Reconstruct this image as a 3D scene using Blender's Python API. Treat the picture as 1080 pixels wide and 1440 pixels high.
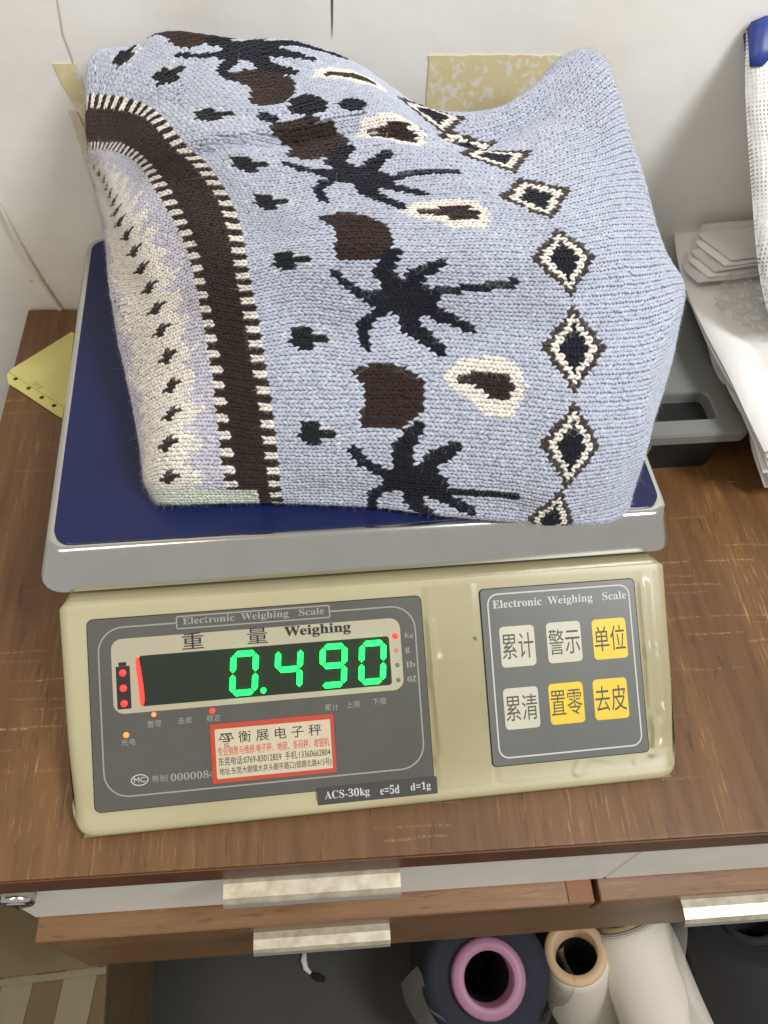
import bpy, bmesh, math, random
import numpy as np
from mathutils import Vector, Matrix

for o in list(bpy.data.objects):
    bpy.data.objects.remove(o, do_unlink=True)
SC = bpy.context.scene
COL = SC.collection
random.seed(7)
RNG = np.random.default_rng(11)

# ------------------------------------------------------------------ camera
cam_d = bpy.data.cameras.new("camera")
cam = bpy.data.objects.new("camera", cam_d)
COL.objects.link(cam)
PITCH, YAW, ROLL = 0.6121, -0.2023, 0.1045
cam.matrix_world = (Matrix.Translation((-0.0433, -0.2418, 0.4465)) @ Matrix.Rotation(YAW, 4, 'Z')
                    @ Matrix.Rotation(PITCH, 4, 'X') @ Matrix.Rotation(ROLL, 4, 'Z'))
cam_d.sensor_fit = 'VERTICAL'
cam_d.sensor_height = 36.0
cam_d.sensor_width = 27.0
cam_d.lens = 1149.1 / 1440 * 36.0
cam_d.clip_start = 0.01
cam_d.clip_end = 50
SC.camera = cam

# ------------------------------------------------------------------ light (indoor: ceiling lamps and the dim room around)
world = bpy.data.worlds.new("World")
SC.world = world
world.use_nodes = True
bg = world.node_tree.nodes["Background"]
bg.inputs[0].default_value = (1.0, 0.96, 0.89, 1)
bg.inputs[1].default_value = 0.52


def area(name, loc, target, sx, sy, power, col):
    d = bpy.data.lights.new(name, 'AREA')
    d.shape = 'RECTANGLE'
    d.size, d.size_y, d.energy, d.color = sx, sy, power, col
    o = bpy.data.objects.new(name, d)
    COL.objects.link(o)
    o.location = loc
    o.rotation_euler = (Vector(target) - Vector(loc)).to_track_quat('-Z', 'Y').to_euler()
    return o


area("ceiling_lamp", (0.75, -0.50, 1.40), (0.05, 0.15, 0.1), 0.22, 0.7, 21, (0.97, 0.98, 1.0))
area("ceiling_lamp", (-0.70, -0.45, 1.6), (0, 0.1, 0.1), 0.4, 0.9, 6.5, (1.0, 0.84, 0.66))

SC.view_settings.view_transform = 'Standard'
SC.view_settings.look = 'None'
SC.view_settings.exposure = 0.0
SC.view_settings.gamma = 1.0
SC.view_settings.use_curve_mapping = False


# ------------------------------------------------------------------ helpers
def lin(r, g, b):
    f = lambda c: (c / 255 / 12.92) if c / 255 <= 0.04045 else ((c / 255 + 0.055) / 1.055) ** 2.4
    return (f(r), f(g), f(b), 1.0)


def mat(name, col, rough=0.6, metal=0.0, bump=0.0, bscale=200.0, mottle=0.0, mscale=20.0, coat=0.0, emit=0.0, col2=None, spec=0.5, specks=0.0):
    m = bpy.data.materials.new(name)
    m.use_nodes = True
    nt = m.node_tree
    b = nt.nodes["Principled BSDF"]
    b.inputs["Base Color"].default_value = col
    b.inputs["Roughness"].default_value = rough
    b.inputs["Metallic"].default_value = metal
    b.inputs["Coat Weight"].default_value = coat
    b.inputs["Specular IOR Level"].default_value = spec
    if emit:
        b.inputs["Emission Color"].default_value = col
        b.inputs["Emission Strength"].default_value = emit
    tc = None
    if bump or mottle or specks:
        tc = nt.nodes.new("ShaderNodeTexCoord")
    if mottle:
        n = nt.nodes.new("ShaderNodeTexNoise")
        n.inputs["Scale"].default_value = mscale
        n.inputs["Detail"].default_value = 6
        nt.links.new(tc.outputs["Object"], n.inputs["Vector"])
        mx = nt.nodes.new("ShaderNodeMix")
        mx.data_type = 'RGBA'
        mx.inputs[6].default_value = col
        mx.inputs[7].default_value = col2 or tuple(c * (1 - mottle) for c in col[:3]) + (1,)
        rmp = nt.nodes.new("ShaderNodeMapRange")
        rmp.inputs[1].default_value = 0.38
        rmp.inputs[2].default_value = 0.66
        nt.links.new(n.outputs[0], rmp.inputs[0])
        nt.links.new(rmp.outputs[0], mx.inputs[0])
        nt.links.new(mx.outputs[2], b.inputs["Base Color"])
    if specks:
        v = nt.nodes.new("ShaderNodeTexVoronoi")
        v.inputs["Scale"].default_value = 75
        nz = nt.nodes.new("ShaderNodeTexNoise")
        nz.inputs["Scale"].default_value = 700
        nt.links.new(tc.outputs["Object"], v.inputs["Vector"])
        nt.links.new(tc.outputs["Object"], nz.inputs["Vector"])
        sp = nt.nodes.new("ShaderNodeSeparateColor")
        nt.links.new(v.outputs["Color"], sp.inputs[0])
        on = math_node(nt, 'GREATER_THAN', sp.outputs[0], 1 - specks)
        near = math_node(nt, 'LESS_THAN', math_node(nt, 'ADD', v.outputs["Distance"], math_node(nt, 'MULTIPLY', nz.outputs[0], 0.10)), math_node(nt, 'ADD', 0.075, math_node(nt, 'MULTIPLY', sp.outputs[1], 0.06)))
        md = nt.nodes.new("ShaderNodeMix")
        md.data_type = 'RGBA'
        md.inputs[6].default_value = col
        if b.inputs["Base Color"].links:
            nt.links.new(b.inputs["Base Color"].links[0].from_socket, md.inputs[6])
        md.inputs[7].default_value = (0.05, 0.045, 0.04, 1)
        nt.links.new(math_node(nt, 'MULTIPLY', math_node(nt, 'MULTIPLY', on, near), 0.75), md.inputs[0])
        nt.links.new(md.outputs[2], b.inputs["Base Color"])
    if bump:
        n2 = nt.nodes.new("ShaderNodeTexNoise")
        n2.inputs["Scale"].default_value = bscale
        n2.inputs["Detail"].default_value = 5
        nt.links.new(tc.outputs["Object"], n2.inputs["Vector"])
        bp = nt.nodes.new("ShaderNodeBump")
        bp.inputs["Strength"].default_value = bump
        bp.inputs["Distance"].default_value = 0.001
        nt.links.new(n2.outputs[0], bp.inputs["Height"])
        nt.links.new(bp.outputs[0], b.inputs["Normal"])
    return m


def N(nt, t, **kw):
    n = nt.nodes.new(t)
    for k, v in kw.items():
        setattr(n, k, v)
    return n


def math_node(nt, op, a, b=None, c=None):
    n = nt.nodes.new("ShaderNodeMath")
    n.operation = op
    for i, v in enumerate((a, b, c)):
        if v is None:
            continue
        if isinstance(v, (int, float)):
            n.inputs[i].default_value = v
        else:
            nt.links.new(v, n.inputs[i])
    return n.outputs[0]


def link(name, me, m=None, parent=None, smooth=False):
    o = bpy.data.objects.new(name, me)
    COL.objects.link(o)
    if m is not None and not me.materials:
        me.materials.append(m)
    if parent is not None:
        o.parent = parent
    if smooth:
        for p in me.polygons:
            p.use_smooth = True
    return o


def from_bm(name, bm, m=None, parent=None, smooth=False):
    me = bpy.data.meshes.new(name)
    bmesh.ops.recalc_face_normals(bm, faces=bm.faces)
    bm.to_mesh(me)
    bm.free()
    return link(name, me, m, parent, smooth)


def pydata(name, verts, faces, m=None, parent=None, smooth=False):
    me = bpy.data.meshes.new(name)
    me.from_pydata([tuple(v) for v in verts], [], faces)
    me.update()
    return link(name, me, m, parent, smooth)


def empty(name, loc=(0, 0, 0), rz=0.0):
    o = bpy.data.objects.new(name, None)
    o.empty_display_size = 0.02
    COL.objects.link(o)
    o.location = loc
    o.rotation_euler = (0, 0, rz)
    return o


def tag(o, label=None, cat=None, group=None, kind=None):
    if label:
        o["label"] = label
    if cat:
        o["category"] = cat
    if group:
        o["group"] = group
    if kind:
        o["kind"] = kind
    return o


def box_bm(x0, x1, y0, y1, z0, z1, bev=0.0, seg=2):
    bm = bmesh.new()
    bmesh.ops.create_cube(bm, size=1.0)
    for v in bm.verts:
        v.co = Vector(((x0 + x1) / 2 + v.co.x * (x1 - x0), (y0 + y1) / 2 + v.co.y * (y1 - y0), (z0 + z1) / 2 + v.co.z * (z1 - z0)))
    if bev:
        bmesh.ops.bevel(bm, geom=list(bm.edges), offset=bev, segments=seg, profile=0.5, affect='EDGES')
    return bm


def box(name, x0, x1, y0, y1, z0, z1, m, parent=None, bev=0.0, seg=2):
    return from_bm(name, box_bm(x0, x1, y0, y1, z0, z1, bev, seg), m, parent)


def rrect(x0, x1, y0, y1, r, n=6):
    pts = []
    for cx, cy, a0 in ((x1 - r, y0 + r, -90), (x1 - r, y1 - r, 0), (x0 + r, y1 - r, 90), (x0 + r, y0 + r, 180)):
        for i in range(n + 1):
            a = math.radians(a0 + 90 * i / n)
            pts.append((cx + r * math.cos(a), cy + r * math.sin(a)))
    return pts


def loft(name, rings, m, parent=None, cap0=True, cap1=True, smooth=False):
    n = len(rings[0])
    vs, fs = [], []
    for r in rings:
        vs += [tuple(p) for p in r]
    for k in range(len(rings) - 1):
        for i in range(n):
            j = (i + 1) % n
            fs.append((k * n + i, k * n + j, (k + 1) * n + j, (k + 1) * n + i))
    if cap0:
        fs.append(tuple(range(n - 1, -1, -1)))
    if cap1:
        fs.append(tuple((len(rings) - 1) * n + i for i in range(n)))
    return pydata(name, vs, fs, m, parent, smooth)


def tube(name, path, rad, m, parent=None, sides=8, smooth=True, cap=True):
    path = [Vector(p) for p in path]
    rings = []
    up = Vector((0.13, 0.21, 1)).normalized()
    for i, p in enumerate(path):
        t = (path[min(i + 1, len(path) - 1)] - path[max(i - 1, 0)]).normalized()
        a = t.cross(up).normalized()
        b = t.cross(a).normalized()
        r = rad[i] if isinstance(rad, (list, tuple)) else rad
        rings.append([p + a * (r * math.cos(2 * math.pi * k / sides)) + b * (r * math.sin(2 * math.pi * k / sides)) for k in range(sides)])
    return loft(name, rings, m, parent, cap, cap, smooth)


def hermite(xs, ys, x):
    """smooth non-uniform cubic interpolation along axis 0 of ys"""
    xs = np.asarray(xs, float)
    ys = np.asarray(ys, float)
    h = np.diff(xs)
    sh = (-1,) + (1,) * (ys.ndim - 1)
    d = np.diff(ys, axis=0) / h.reshape(sh)
    m_ = np.empty_like(ys)
    m_[0], m_[-1] = d[0], d[-1]
    w = (h[:-1] / (h[:-1] + h[1:])).reshape(sh)
    m_[1:-1] = d[:-1] * (1 - w) + d[1:] * w
    x = np.asarray(x, float)
    i = np.clip(np.searchsorted(xs, x) - 1, 0, len(xs) - 2)
    t = ((x - xs[i]) / h[i]).reshape(sh)
    hh = h[i].reshape(sh)
    return ((1 + 2 * t) * (1 - t) ** 2 * ys[i] + t * (1 - t) ** 2 * hh * m_[i]
            + t * t * (3 - 2 * t) * ys[i + 1] + t * t * (t - 1) * hh * m_[i + 1])

# ------------------------------------------------------------------ setting: wall and floor
TROT = -0.0433                       # the desk and the wall are turned a little against the scale


def wall_material():
    m = bpy.data.materials.new("wall_paint")
    m.use_nodes = True
    nt = m.node_tree
    b = nt.nodes["Principled BSDF"]
    b.inputs["Roughness"].default_value = 0.75
    tc = N(nt, "ShaderNodeTexCoord")
    n1 = N(nt, "ShaderNodeTexNoise")
    n1.inputs["Scale"].default_value = 9
    n1.inputs["Detail"].default_value = 8
    nt.links.new(tc.outputs["Object"], n1.inputs["Vector"])
    cr = N(nt, "ShaderNodeValToRGB")
    cr.color_ramp.elements[0].position = 0.3
    cr.color_ramp.elements[0].color = lin(228, 223, 214)
    cr.color_ramp.elements[1].position = 0.62
    cr.color_ramp.elements[1].color = lin(238, 236, 230)
    nt.links.new(n1.outputs[0], cr.inputs[0])
    # sparse scuffs and specks
    v = N(nt, "ShaderNodeTexVoronoi")
    v.inputs["Scale"].default_value = 34
    v.inputs["Randomness"].default_value = 1.0
    nt.links.new(tc.outputs["Object"], v.inputs["Vector"])
    wn = math_node(nt, 'LESS_THAN', v.outputs["Distance"], 0.055)
    sep = N(nt, "ShaderNodeSeparateColor")
    nt.links.new(v.outputs["Color"], sep.inputs[0])
    sel = math_node(nt, 'GREATER_THAN', sep.outputs[0], 0.8)
    fac = math_node(nt, 'MULTIPLY', math_node(nt, 'MULTIPLY', wn, sel), 0.4)
    mx = N(nt, "ShaderNodeMix", data_type='RGBA')
    mx.inputs[7].default_value = lin(150, 135, 110)
    nt.links.new(fac, mx.inputs[0])
    nt.links.new(cr.outputs[0], mx.inputs[6])
    nt.links.new(mx.outputs[2], b.inputs["Base Color"])
    n2 = N(nt, "ShaderNodeTexNoise")
    n2.inputs["Scale"].default_value = 55
    n2.inputs["Detail"].default_value = 7
    nt.links.new(tc.outputs["Object"], n2.inputs["Vector"])
    n3 = N(nt, "ShaderNodeTexNoise")
    n3.inputs["Scale"].default_value = 9
    nt.links.new(tc.outputs["Object"], n3.inputs["Vector"])
    hsum = math_node(nt, 'ADD', n2.outputs[0], math_node(nt, 'MULTIPLY', n3.outputs[0], 3.0))
    bp = N(nt, "ShaderNodeBump")
    bp.inputs["Strength"].default_value = 0.35
    bp.inputs["Distance"].default_value = 0.0015
    nt.links.new(hsum, bp.inputs["Height"])
    nt.links.new(bp.outputs[0], b.inputs["Normal"])
    return m


M_WALL = wall_material()
wall = empty("wall", (0, 0, 0), TROT)
tag(wall, kind="structure")
WY = 0.2685
box("wall_face", -1.6, 1.8, WY, WY + 0.12, -0.7, 0.62, M_WALL, wall)
M_CRACK = mat("crack_dark", lin(96, 88, 80), 0.9)


def ribbon(name, pts, widths, y, m, parent, th=0.0006):
    """thin raised strip on the wall face, following points (x, z)"""
    vs, fs = [], []
    for i, (x, z) in enumerate(pts):
        a = Vector(pts[max(i - 1, 0)])
        c = Vector(pts[min(i + 1, len(pts) - 1)])
        t = (c - a).normalized()
        nx, nz = -t.y, t.x
        w = widths[i] / 2
        vs += [(x + nx * w, y, z + nz * w), (x, y - th, z), (x - nx * w, y, z - nz * w)]
    for i in range(len(pts) - 1):
        k = 3 * i
        fs += [(k, k + 1, k + 4, k + 3), (k + 1, k + 2, k + 5, k + 4)]
    return pydata(name, vs, fs, m, parent, True)


ribbon("crack", [(-0.0121, 0.30), (-0.0121, 0.2281), (-0.0119, 0.216), (-0.0120, 0.2065)], [0.0011, 0.0013, 0.0009, 0.0001], WY - 0.0004, M_CRACK, wall, 0.0002)
M_SEAM = mat("seam_grey", lin(196, 186, 172), 0.9)
ribbon("crack", [(-0.166, 0.30), (-0.1668, 0.2236), (-0.1685, 0.205), (-0.1668, 0.192), (-0.1662, 0.17)], [0.0006, 0.0007, 0.0010, 0.0008, 0.0002], WY - 0.0004, M_SEAM, wall, 0.0002)
M_CABLE = mat("painted_cable", lin(226, 219, 208), 0.6, bump=0.2, bscale=120)
cab = tube("painted_cable", [(-0.262, WY - 0.0016, 0.16), (-0.246, WY - 0.0016, 0.112), (-0.2393, WY - 0.0018, 0.0907), (-0.2367, WY - 0.0018, 0.0677),
                             (-0.2330, WY - 0.0018, 0.045), (-0.2285, WY - 0.0018, 0.0234), (-0.2222, WY - 0.0018, -0.0003), (-0.212, WY - 0.0018, -0.04)],
           [0.0012, 0.0012, 0.0013, 0.0016, 0.0018, 0.0018, 0.0018, 0.0018], M_CABLE, None, 10)
cab.rotation_euler = (0, 0, TROT)
tag(cab, "thin cable painted over in white, running down the wall left of the scale", "cable")


def tape_material():
    m = bpy.data.materials.new("tape_residue")
    m.use_nodes = True
    nt = m.node_tree
    b = nt.nodes["Principled BSDF"]
    b.inputs["Roughness"].default_value = 0.55
    tc = N(nt, "ShaderNodeTexCoord")
    mp = N(nt, "ShaderNodeMapping")
    mp.inputs["Scale"].default_value = (1, 1, 1)
    nt.links.new(tc.outputs["Object"], mp.inputs[0])
    n1 = N(nt, "ShaderNodeTexNoise")
    n1.inputs["Scale"].default_value = 210
    n1.inputs["Detail"].default_value = 4
    n1.inputs["Roughness"].default_value = 0.65
    nt.links.new(mp.outputs[0], n1.inputs["Vector"])
    n2 = N(nt, "ShaderNodeTexNoise")
    n2.inputs["Scale"].default_value = 40
    nt.links.new(mp.outputs[0], n2.inputs["Vector"])
    s = math_node(nt, 'ADD', n1.outputs[0], math_node(nt, 'MULTIPLY', n2.outputs[0], 0.5))
    mr_ = N(nt, "ShaderNodeMapRange")
    mr_.inputs[1].default_value, mr_.inputs[2].default_value = 0.76, 0.86
    nt.links.new(s, mr_.inputs[0])
    st = mr_.outputs[0]
    cr = N(nt, "ShaderNodeMix", data_type='RGBA')
    cr.inputs[6].default_value = lin(226, 212, 168)
    cr.inputs[7].default_value = lin(214, 198, 150)
    nt.links.new(n2.outputs[0], cr.inputs[0])
    mx = N(nt, "ShaderNodeMix", data_type='RGBA')
    mx.inputs[7].default_value = lin(230, 225, 212)
    nt.links.new(st, mx.inputs[0])
    nt.links.new(cr.outputs[2], mx.inputs[6])
    nt.links.new(mx.outputs[2], b.inputs["Base Color"])
    return m


M_TAPE = tape_material()


def tape_patch(name, outline, label):
    bm = bmesh.new()
    rnd = random.Random(len(label))
    pts = []
    for i in range(len(outline)):
        a, b_ = Vector(outline[i]), Vector(outline[(i + 1) % len(outline)])
        k = max(2, int((b_ - a).length / 0.0035))
        for j in range(k):
            q = a.lerp(b_, j / k)
            pts.append((q.x + rnd.uniform(-1, 1) * 0.0005, q.y + rnd.uniform(-1, 1) * 0.0005))
    f = bm.faces.new([bm.verts.new((x, WY - 0.0007, z)) for x, z in pts])
    ex = bmesh.ops.extrude_face_region(bm, geom=[f])
    for v in [g for g in ex["geom"] if isinstance(g, bmesh.types.BMVert)]:
        v.co.y += 0.00045
    o = from_bm(name, bm, M_TAPE)
    o.rotation_euler = (0, 0, TROT)
    tag(o, label, "tape")


tape_patch("tape_residue", [(0.0475, 0.198), (0.0495, 0.150), (0.156, 0.152), (0.1555, 0.2005), (0.1, 0.1998)],
           "wide patch of flaking yellowed tape on the wall behind the sweater's top")
tape_patch("tape_residue", [(-0.1781, 0.1882), (-0.1762, 0.176), (-0.1722, 0.163), (-0.1690, 0.140), (-0.1560, 0.139), (-0.1610, 0.158), (-0.1655, 0.1878)],
           "narrow torn strip of yellowed tape on the wall left of the sweater")

M_STAIN = mat("faded_residue", lin(216, 205, 182), 0.7, mottle=0.10, mscale=60, col2=lin(228, 221, 206))
M_TAPE = M_STAIN
tape_patch("tape_residue", [(-0.1765, 0.1605), (-0.1745, 0.120), (-0.1680, 0.0720), (-0.1500, 0.0700), (-0.1510, 0.1380), (-0.1670, 0.1395), (-0.1705, 0.158)],
           "faint faded band of old tape residue on the wall beside the sweater's left edge")
M_FLOOR = mat("concrete_floor", lin(52, 49, 41), 0.6, mottle=0.35, mscale=6, bump=0.2, bscale=60)
floor = box("floor", -1.6, 1.8, -1.6, 0.26, -0.76, -0.70, M_FLOOR)
tag(floor, kind="structure")


# ------------------------------------------------------------------ desk
def wood_material(name, c1, c2, c3, dashes=True, along='Y', rough=0.42):
    m = bpy.data.materials.new(name)
    m.use_nodes = True
    nt = m.node_tree
    b = nt.nodes["Principled BSDF"]
    b.inputs["Roughness"].default_value = rough
    tc = N(nt, "ShaderNodeTexCoord")

    def noise(sx, sy, sz, detail=4, rgh=0.5, dist=0.0):
        mp = N(nt, "ShaderNodeMapping")
        mp.inputs["Scale"].default_value = (sx, sy, sz)
        nt.links.new(tc.outputs["Object"], mp.inputs[0])
        n = N(nt, "ShaderNodeTexNoise")
        n.inputs["Scale"].default_value = 1.0
        n.inputs["Detail"].default_value = detail
        n.inputs["Roughness"].default_value = rgh
        n.inputs["Distortion"].default_value = dist
        nt.links.new(mp.outputs[0], n.inputs["Vector"])
        return n.outputs[0]
    if along == 'Y':
        big, mid, fine = noise(16, 2.6, 16, 3, 0.5, 0.6), noise(150, 8, 150, 4), noise(620, 34, 620, 3, 0.6)
        dark = noise(330, 46, 330, 2, 0.6)
    else:
        big, mid, fine = noise(2.6, 16, 16, 3, 0.5, 0.6), noise(8, 150, 150, 4), noise(34, 620, 620, 3, 0.6)
        dark = noise(46, 330, 330, 2, 0.6)
    cr = N(nt, "ShaderNodeValToRGB")
    e = cr.color_ramp.elements
    e[0].position, e[0].color = 0.34, c1
    e[1].position, e[1].color = 0.66, c2
    tot = math_node(nt, 'ADD', math_node(nt, 'MULTIPLY', big, 0.55), math_node(nt, 'MULTIPLY', mid, 0.45))
    nt.links.new(tot, cr.inputs[0])
    # pale thin pores along the grain
    mr = N(nt, "ShaderNodeMapRange")
    mr.inputs[1].default_value, mr.inputs[2].default_value = 0.57, 0.68
    nt.links.new(fine, mr.inputs[0])
    gate = N(nt, "ShaderNodeMapRange")
    gate.inputs[1].default_value, gate.inputs[2].default_value = 0.42, 0.62
    nt.links.new(big, gate.inputs[0])
    f1 = math_node(nt, 'MULTIPLY', math_node(nt, 'MULTIPLY', mr.outputs[0], gate.outputs[0]), 0.8)
    m1 = N(nt, "ShaderNodeMix", data_type='RGBA')
    m1.inputs[7].default_value = c3
    nt.links.new(f1, m1.inputs[0])
    nt.links.new(cr.outputs[0], m1.inputs[6])
    mr2 = N(nt, "ShaderNodeMapRange")
    mr2.inputs[1].default_value, mr2.inputs[2].default_value = 0.60, 0.72
    nt.links.new(dark, mr2.inputs[0])
    m2 = N(nt, "ShaderNodeMix", data_type='RGBA')
    m2.inputs[7].default_value = tuple(c * 0.4 for c in c1[:3]) + (1,)
    nt.links.new(math_node(nt, 'MULTIPLY', mr2.outputs[0], 0.55), m2.inputs[0])
    nt.links.new(m1.outputs[2], m2.inputs[6])
    out = m2.outputs[2]
    if dashes:
        # printed cross-grain dashes, in loose clusters
        sx = N(nt, "ShaderNodeSeparateXYZ")
        nt.links.new(tc.outputs["Object"], sx.inputs[0])
        wob = math_node(nt, 'MULTIPLY', math_node(nt, 'SUBTRACT', noise(30, 60, 40, 3), 0.5), 0.0060)
        yy = math_node(nt, 'ADD', sx.outputs[1], wob)
        fy = math_node(nt, 'FLOOR', math_node(nt, 'MULTIPLY', yy, 1 / 0.0058))
        wn0 = N(nt, "ShaderNodeTexWhiteNoise", noise_dimensions='1D')
        nt.links.new(fy, wn0.inputs["W"])
        xx = math_node(nt, 'ADD', math_node(nt, 'MULTIPLY', sx.outputs[0], 1 / 0.047), math_node(nt, 'MULTIPLY', wn0.outputs[0], 1.7))
        fx = math_node(nt, 'FLOOR', xx)
        cv = N(nt, "ShaderNodeCombineXYZ")
        nt.links.new(fx, cv.inputs[0])
        nt.links.new(fy, cv.inputs[1])
        wn = N(nt, "ShaderNodeTexWhiteNoise", noise_dimensions='2D')
        nt.links.new(cv.outputs[0], wn.inputs["Vector"])
        frx = math_node(nt, 'FRACT', xx)
        ln = math_node(nt, 'MULTIPLY', math_node(nt, 'GREATER_THAN', frx, 0.12), math_node(nt, 'LESS_THAN', frx, math_node(nt, 'ADD', 0.3, math_node(nt, 'MULTIPLY', wn.outputs[0], 0.7))))
        on = math_node(nt, 'GREATER_THAN', wn.outputs[0], 0.76)
        fr = math_node(nt, 'ABSOLUTE', math_node(nt, 'SUBTRACT', math_node(nt, 'FRACT', math_node(nt, 'MULTIPLY', yy, 1 / 0.0058)), 0.5))
        thin = N(nt, "ShaderNodeMapRange")
        thin.inputs[1].default_value, thin.inputs[2].default_value = 0.15, 0.03
        nt.links.new(fr, thin.inputs[0])
        rag = N(nt, "ShaderNodeMapRange")
        rag.inputs[1].default_value, rag.inputs[2].default_value = 0.44, 0.66
        nt.links.new(noise(520, 420, 100, 4, 0.75), rag.inputs[0])
        clus = N(nt, "ShaderNodeMapRange")
        clus.inputs[1].default_value, clus.inputs[2].default_value = 0.44, 0.52
        nt.links.new(noise(9, 22, 1, 2), clus.inputs[0])
        f = math_node(nt, 'MULTIPLY', math_node(nt, 'MULTIPLY', ln, on), math_node(nt, 'MULTIPLY', thin.outputs[0], rag.outputs[0]))
        f = math_node(nt, 'MULTIPLY', math_node(nt, 'MULTIPLY', f, clus.outputs[0]), math_node(nt, 'ADD', 0.25, math_node(nt, 'MULTIPLY', wn0.outputs[0], 0.5)))
        m3 = N(nt, "ShaderNodeMix", data_type='RGBA')
        m3.inputs[7].default_value = lin(206, 164, 104)
        nt.links.new(f, m3.inputs[0])
        nt.links.new(out, m3.inputs[6])
        out = m3.outputs[2]
    nt.links.new(out, b.inputs["Base Color"])
    bp = N(nt, "ShaderNodeBump")
    bp.inputs["Strength"].default_value = 0.15
    bp.inputs["Distance"].default_value = 0.0004
    nt.links.new(fine, bp.inputs["Height"])
    nt.links.new(bp.outputs[0], b.inputs["Normal"])
    return m


M_WOOD = wood_material("desk_laminate", lin(88, 58, 32), lin(122, 86, 49), lin(176, 138, 84))
M_WOODX = wood_material("drawer_laminate", lin(104, 74, 46), lin(132, 96, 62), lin(156, 120, 82), dashes=False, along='X')
M_EDGE = mat("edge_band", lin(98, 60, 38), 0.45, mottle=0.2, mscale=60)
M_WHITE = mat("white_board", lin(232, 228, 220), 0.45, mottle=0.05, mscale=25)
M_ALU = mat("brushed_aluminium", lin(192, 186, 168), 0.42, metal=0.5, mottle=0.1, mscale=140, col2=lin(170, 161, 140), bump=0.05, bscale=900)
M_ALUEDGE = mat("aluminium_edge", lin(238, 236, 230), 0.25, metal=0.7)
M_CHROME = mat("chrome", lin(200, 198, 192), 0.18, metal=1.0)
M_DARK = mat("dark_gap", lin(22, 18, 16), 0.9)

desk = empty("desk", (0, 0, -0.70), TROT)
tag(desk, "brown wood laminate desk with white upper drawers, under the scale", "desk")
DZ = 0.70
top = box("tabletop", -0.2464, 0.80, -0.1503, 0.2665, DZ - 0.025, DZ, M_WOOD, desk, 0.0012, 2)
box("edge_band", -0.2460, 0.7998, -0.1512, -0.1505, DZ - 0.0245, DZ - 0.0012, M_EDGE, top)
for x0, x1 in ((-0.2075, 0.1530), (0.1540, 0.62)):
    box("upper_drawer_front", x0, x1, -0.147, -0.129, DZ - 0.1215, DZ - 0.0262, M_WHITE, desk, 0.0008, 1)
for x0, x1, y0 in ((-0.2062, 0.1452, -0.1608), (0.1492, 0.62, -0.1605)):
    box("lower_drawer_front", x0, x1, y0, y0 + 0.0150, DZ - 0.150, DZ - 0.1232, M_WOODX, desk, 0.0008, 1)
box("front_rail", -0.2060, 0.62, -0.1590, -0.1460, DZ - 0.262, DZ - 0.1504, M_WOODX, desk, 0.0008, 1)
box("carcass", -0.190, 0.60, -0.122, 0.24, DZ - 0.262, DZ - 0.0255, M_DARK, desk)
for x0, x1 in ((-0.19, -0.172), (0.60, 0.62)):
    box("side_panel", x0, x1, -0.020, 0.24, 0.0, DZ - 0.0256, M_WHITE, desk)
box("glue_block", 0.128, 0.1440, -0.1602, -0.1466, DZ - 0.1231, DZ - 0.1222, mat("raw_edge", lin(126, 84, 52), 0.6), desk)


def pull(x0, x1, y_back, depth, z, parent):
    prof = [(0.0, 0.0), (-0.35, 0.0006), (-0.8, -0.0004), (-1.0, -0.004), (-1.0, -0.0075), (-0.93, -0.0075), (-0.90, -0.0045), (-0.76, -0.0022), (-0.35, -0.0012), (0.0, -0.0016)]
    rings = [[(x, y_back + a * depth, z + h) for a, h in prof] for x in (x0, x0 + 0.0006, x1 - 0.0006, x1)]
    h = loft("pull_handle", rings, M_ALU, parent)
    rim = [[(x, y_back - depth * 1.045, z - 0.0062), (x, y_back - depth * 0.985, z - 0.0026), (x, y_back - depth * 0.99, z - 0.0080)] for x in (x0, x1)]
    loft("rim", rim, M_ALUEDGE, h)


pull(-0.0835, 0.0112, -0.1474, 0.0158, DZ - 0.0285, desk)
pull(-0.0755, 0.0124, -0.1609, 0.0125, DZ - 0.1440, desk)
pull(0.2080, 0.2960, -0.1606, 0.0150, DZ - 0.1380, desk)
lk = loft("drawer_lock", [[(-0.195 + r * math.cos(a), y, DZ - 0.0465 + r * math.sin(a)) for a in [2 * math.pi * k / 28 for k in range(28)]]
                          for r, y in ((0.0092, -0.147), (0.0092, -0.1520), (0.0082, -0.1532), (0.0070, -0.1532), (0.0066, -0.1522), (0.0064, -0.1535), (0.0050, -0.1541))], M_CHROME, desk, smooth=True)
box("keyway", -0.1955, -0.1945, -0.1546, -0.1538, DZ - 0.0500, DZ - 0.0430, M_DARK, lk)

# ------------------------------------------------------------------ weighing scale
ALPHA = math.radians(30.5)            # slope of the control face
P0 = Vector((0, -0.117, 0.010))
TV = Vector((0, math.cos(ALPHA), math.sin(ALPHA)))
NV = Vector((0, -math.sin(ALPHA), math.cos(ALPHA)))


def PL(s, t, h=0.0):
    """point on the sloped control face: s across, t up the slope, h above it (millimetres)"""
    return P0 + Vector((s / 1000, 0, 0)) + TV * (t / 1000) + NV * (h / 1000)


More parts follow.
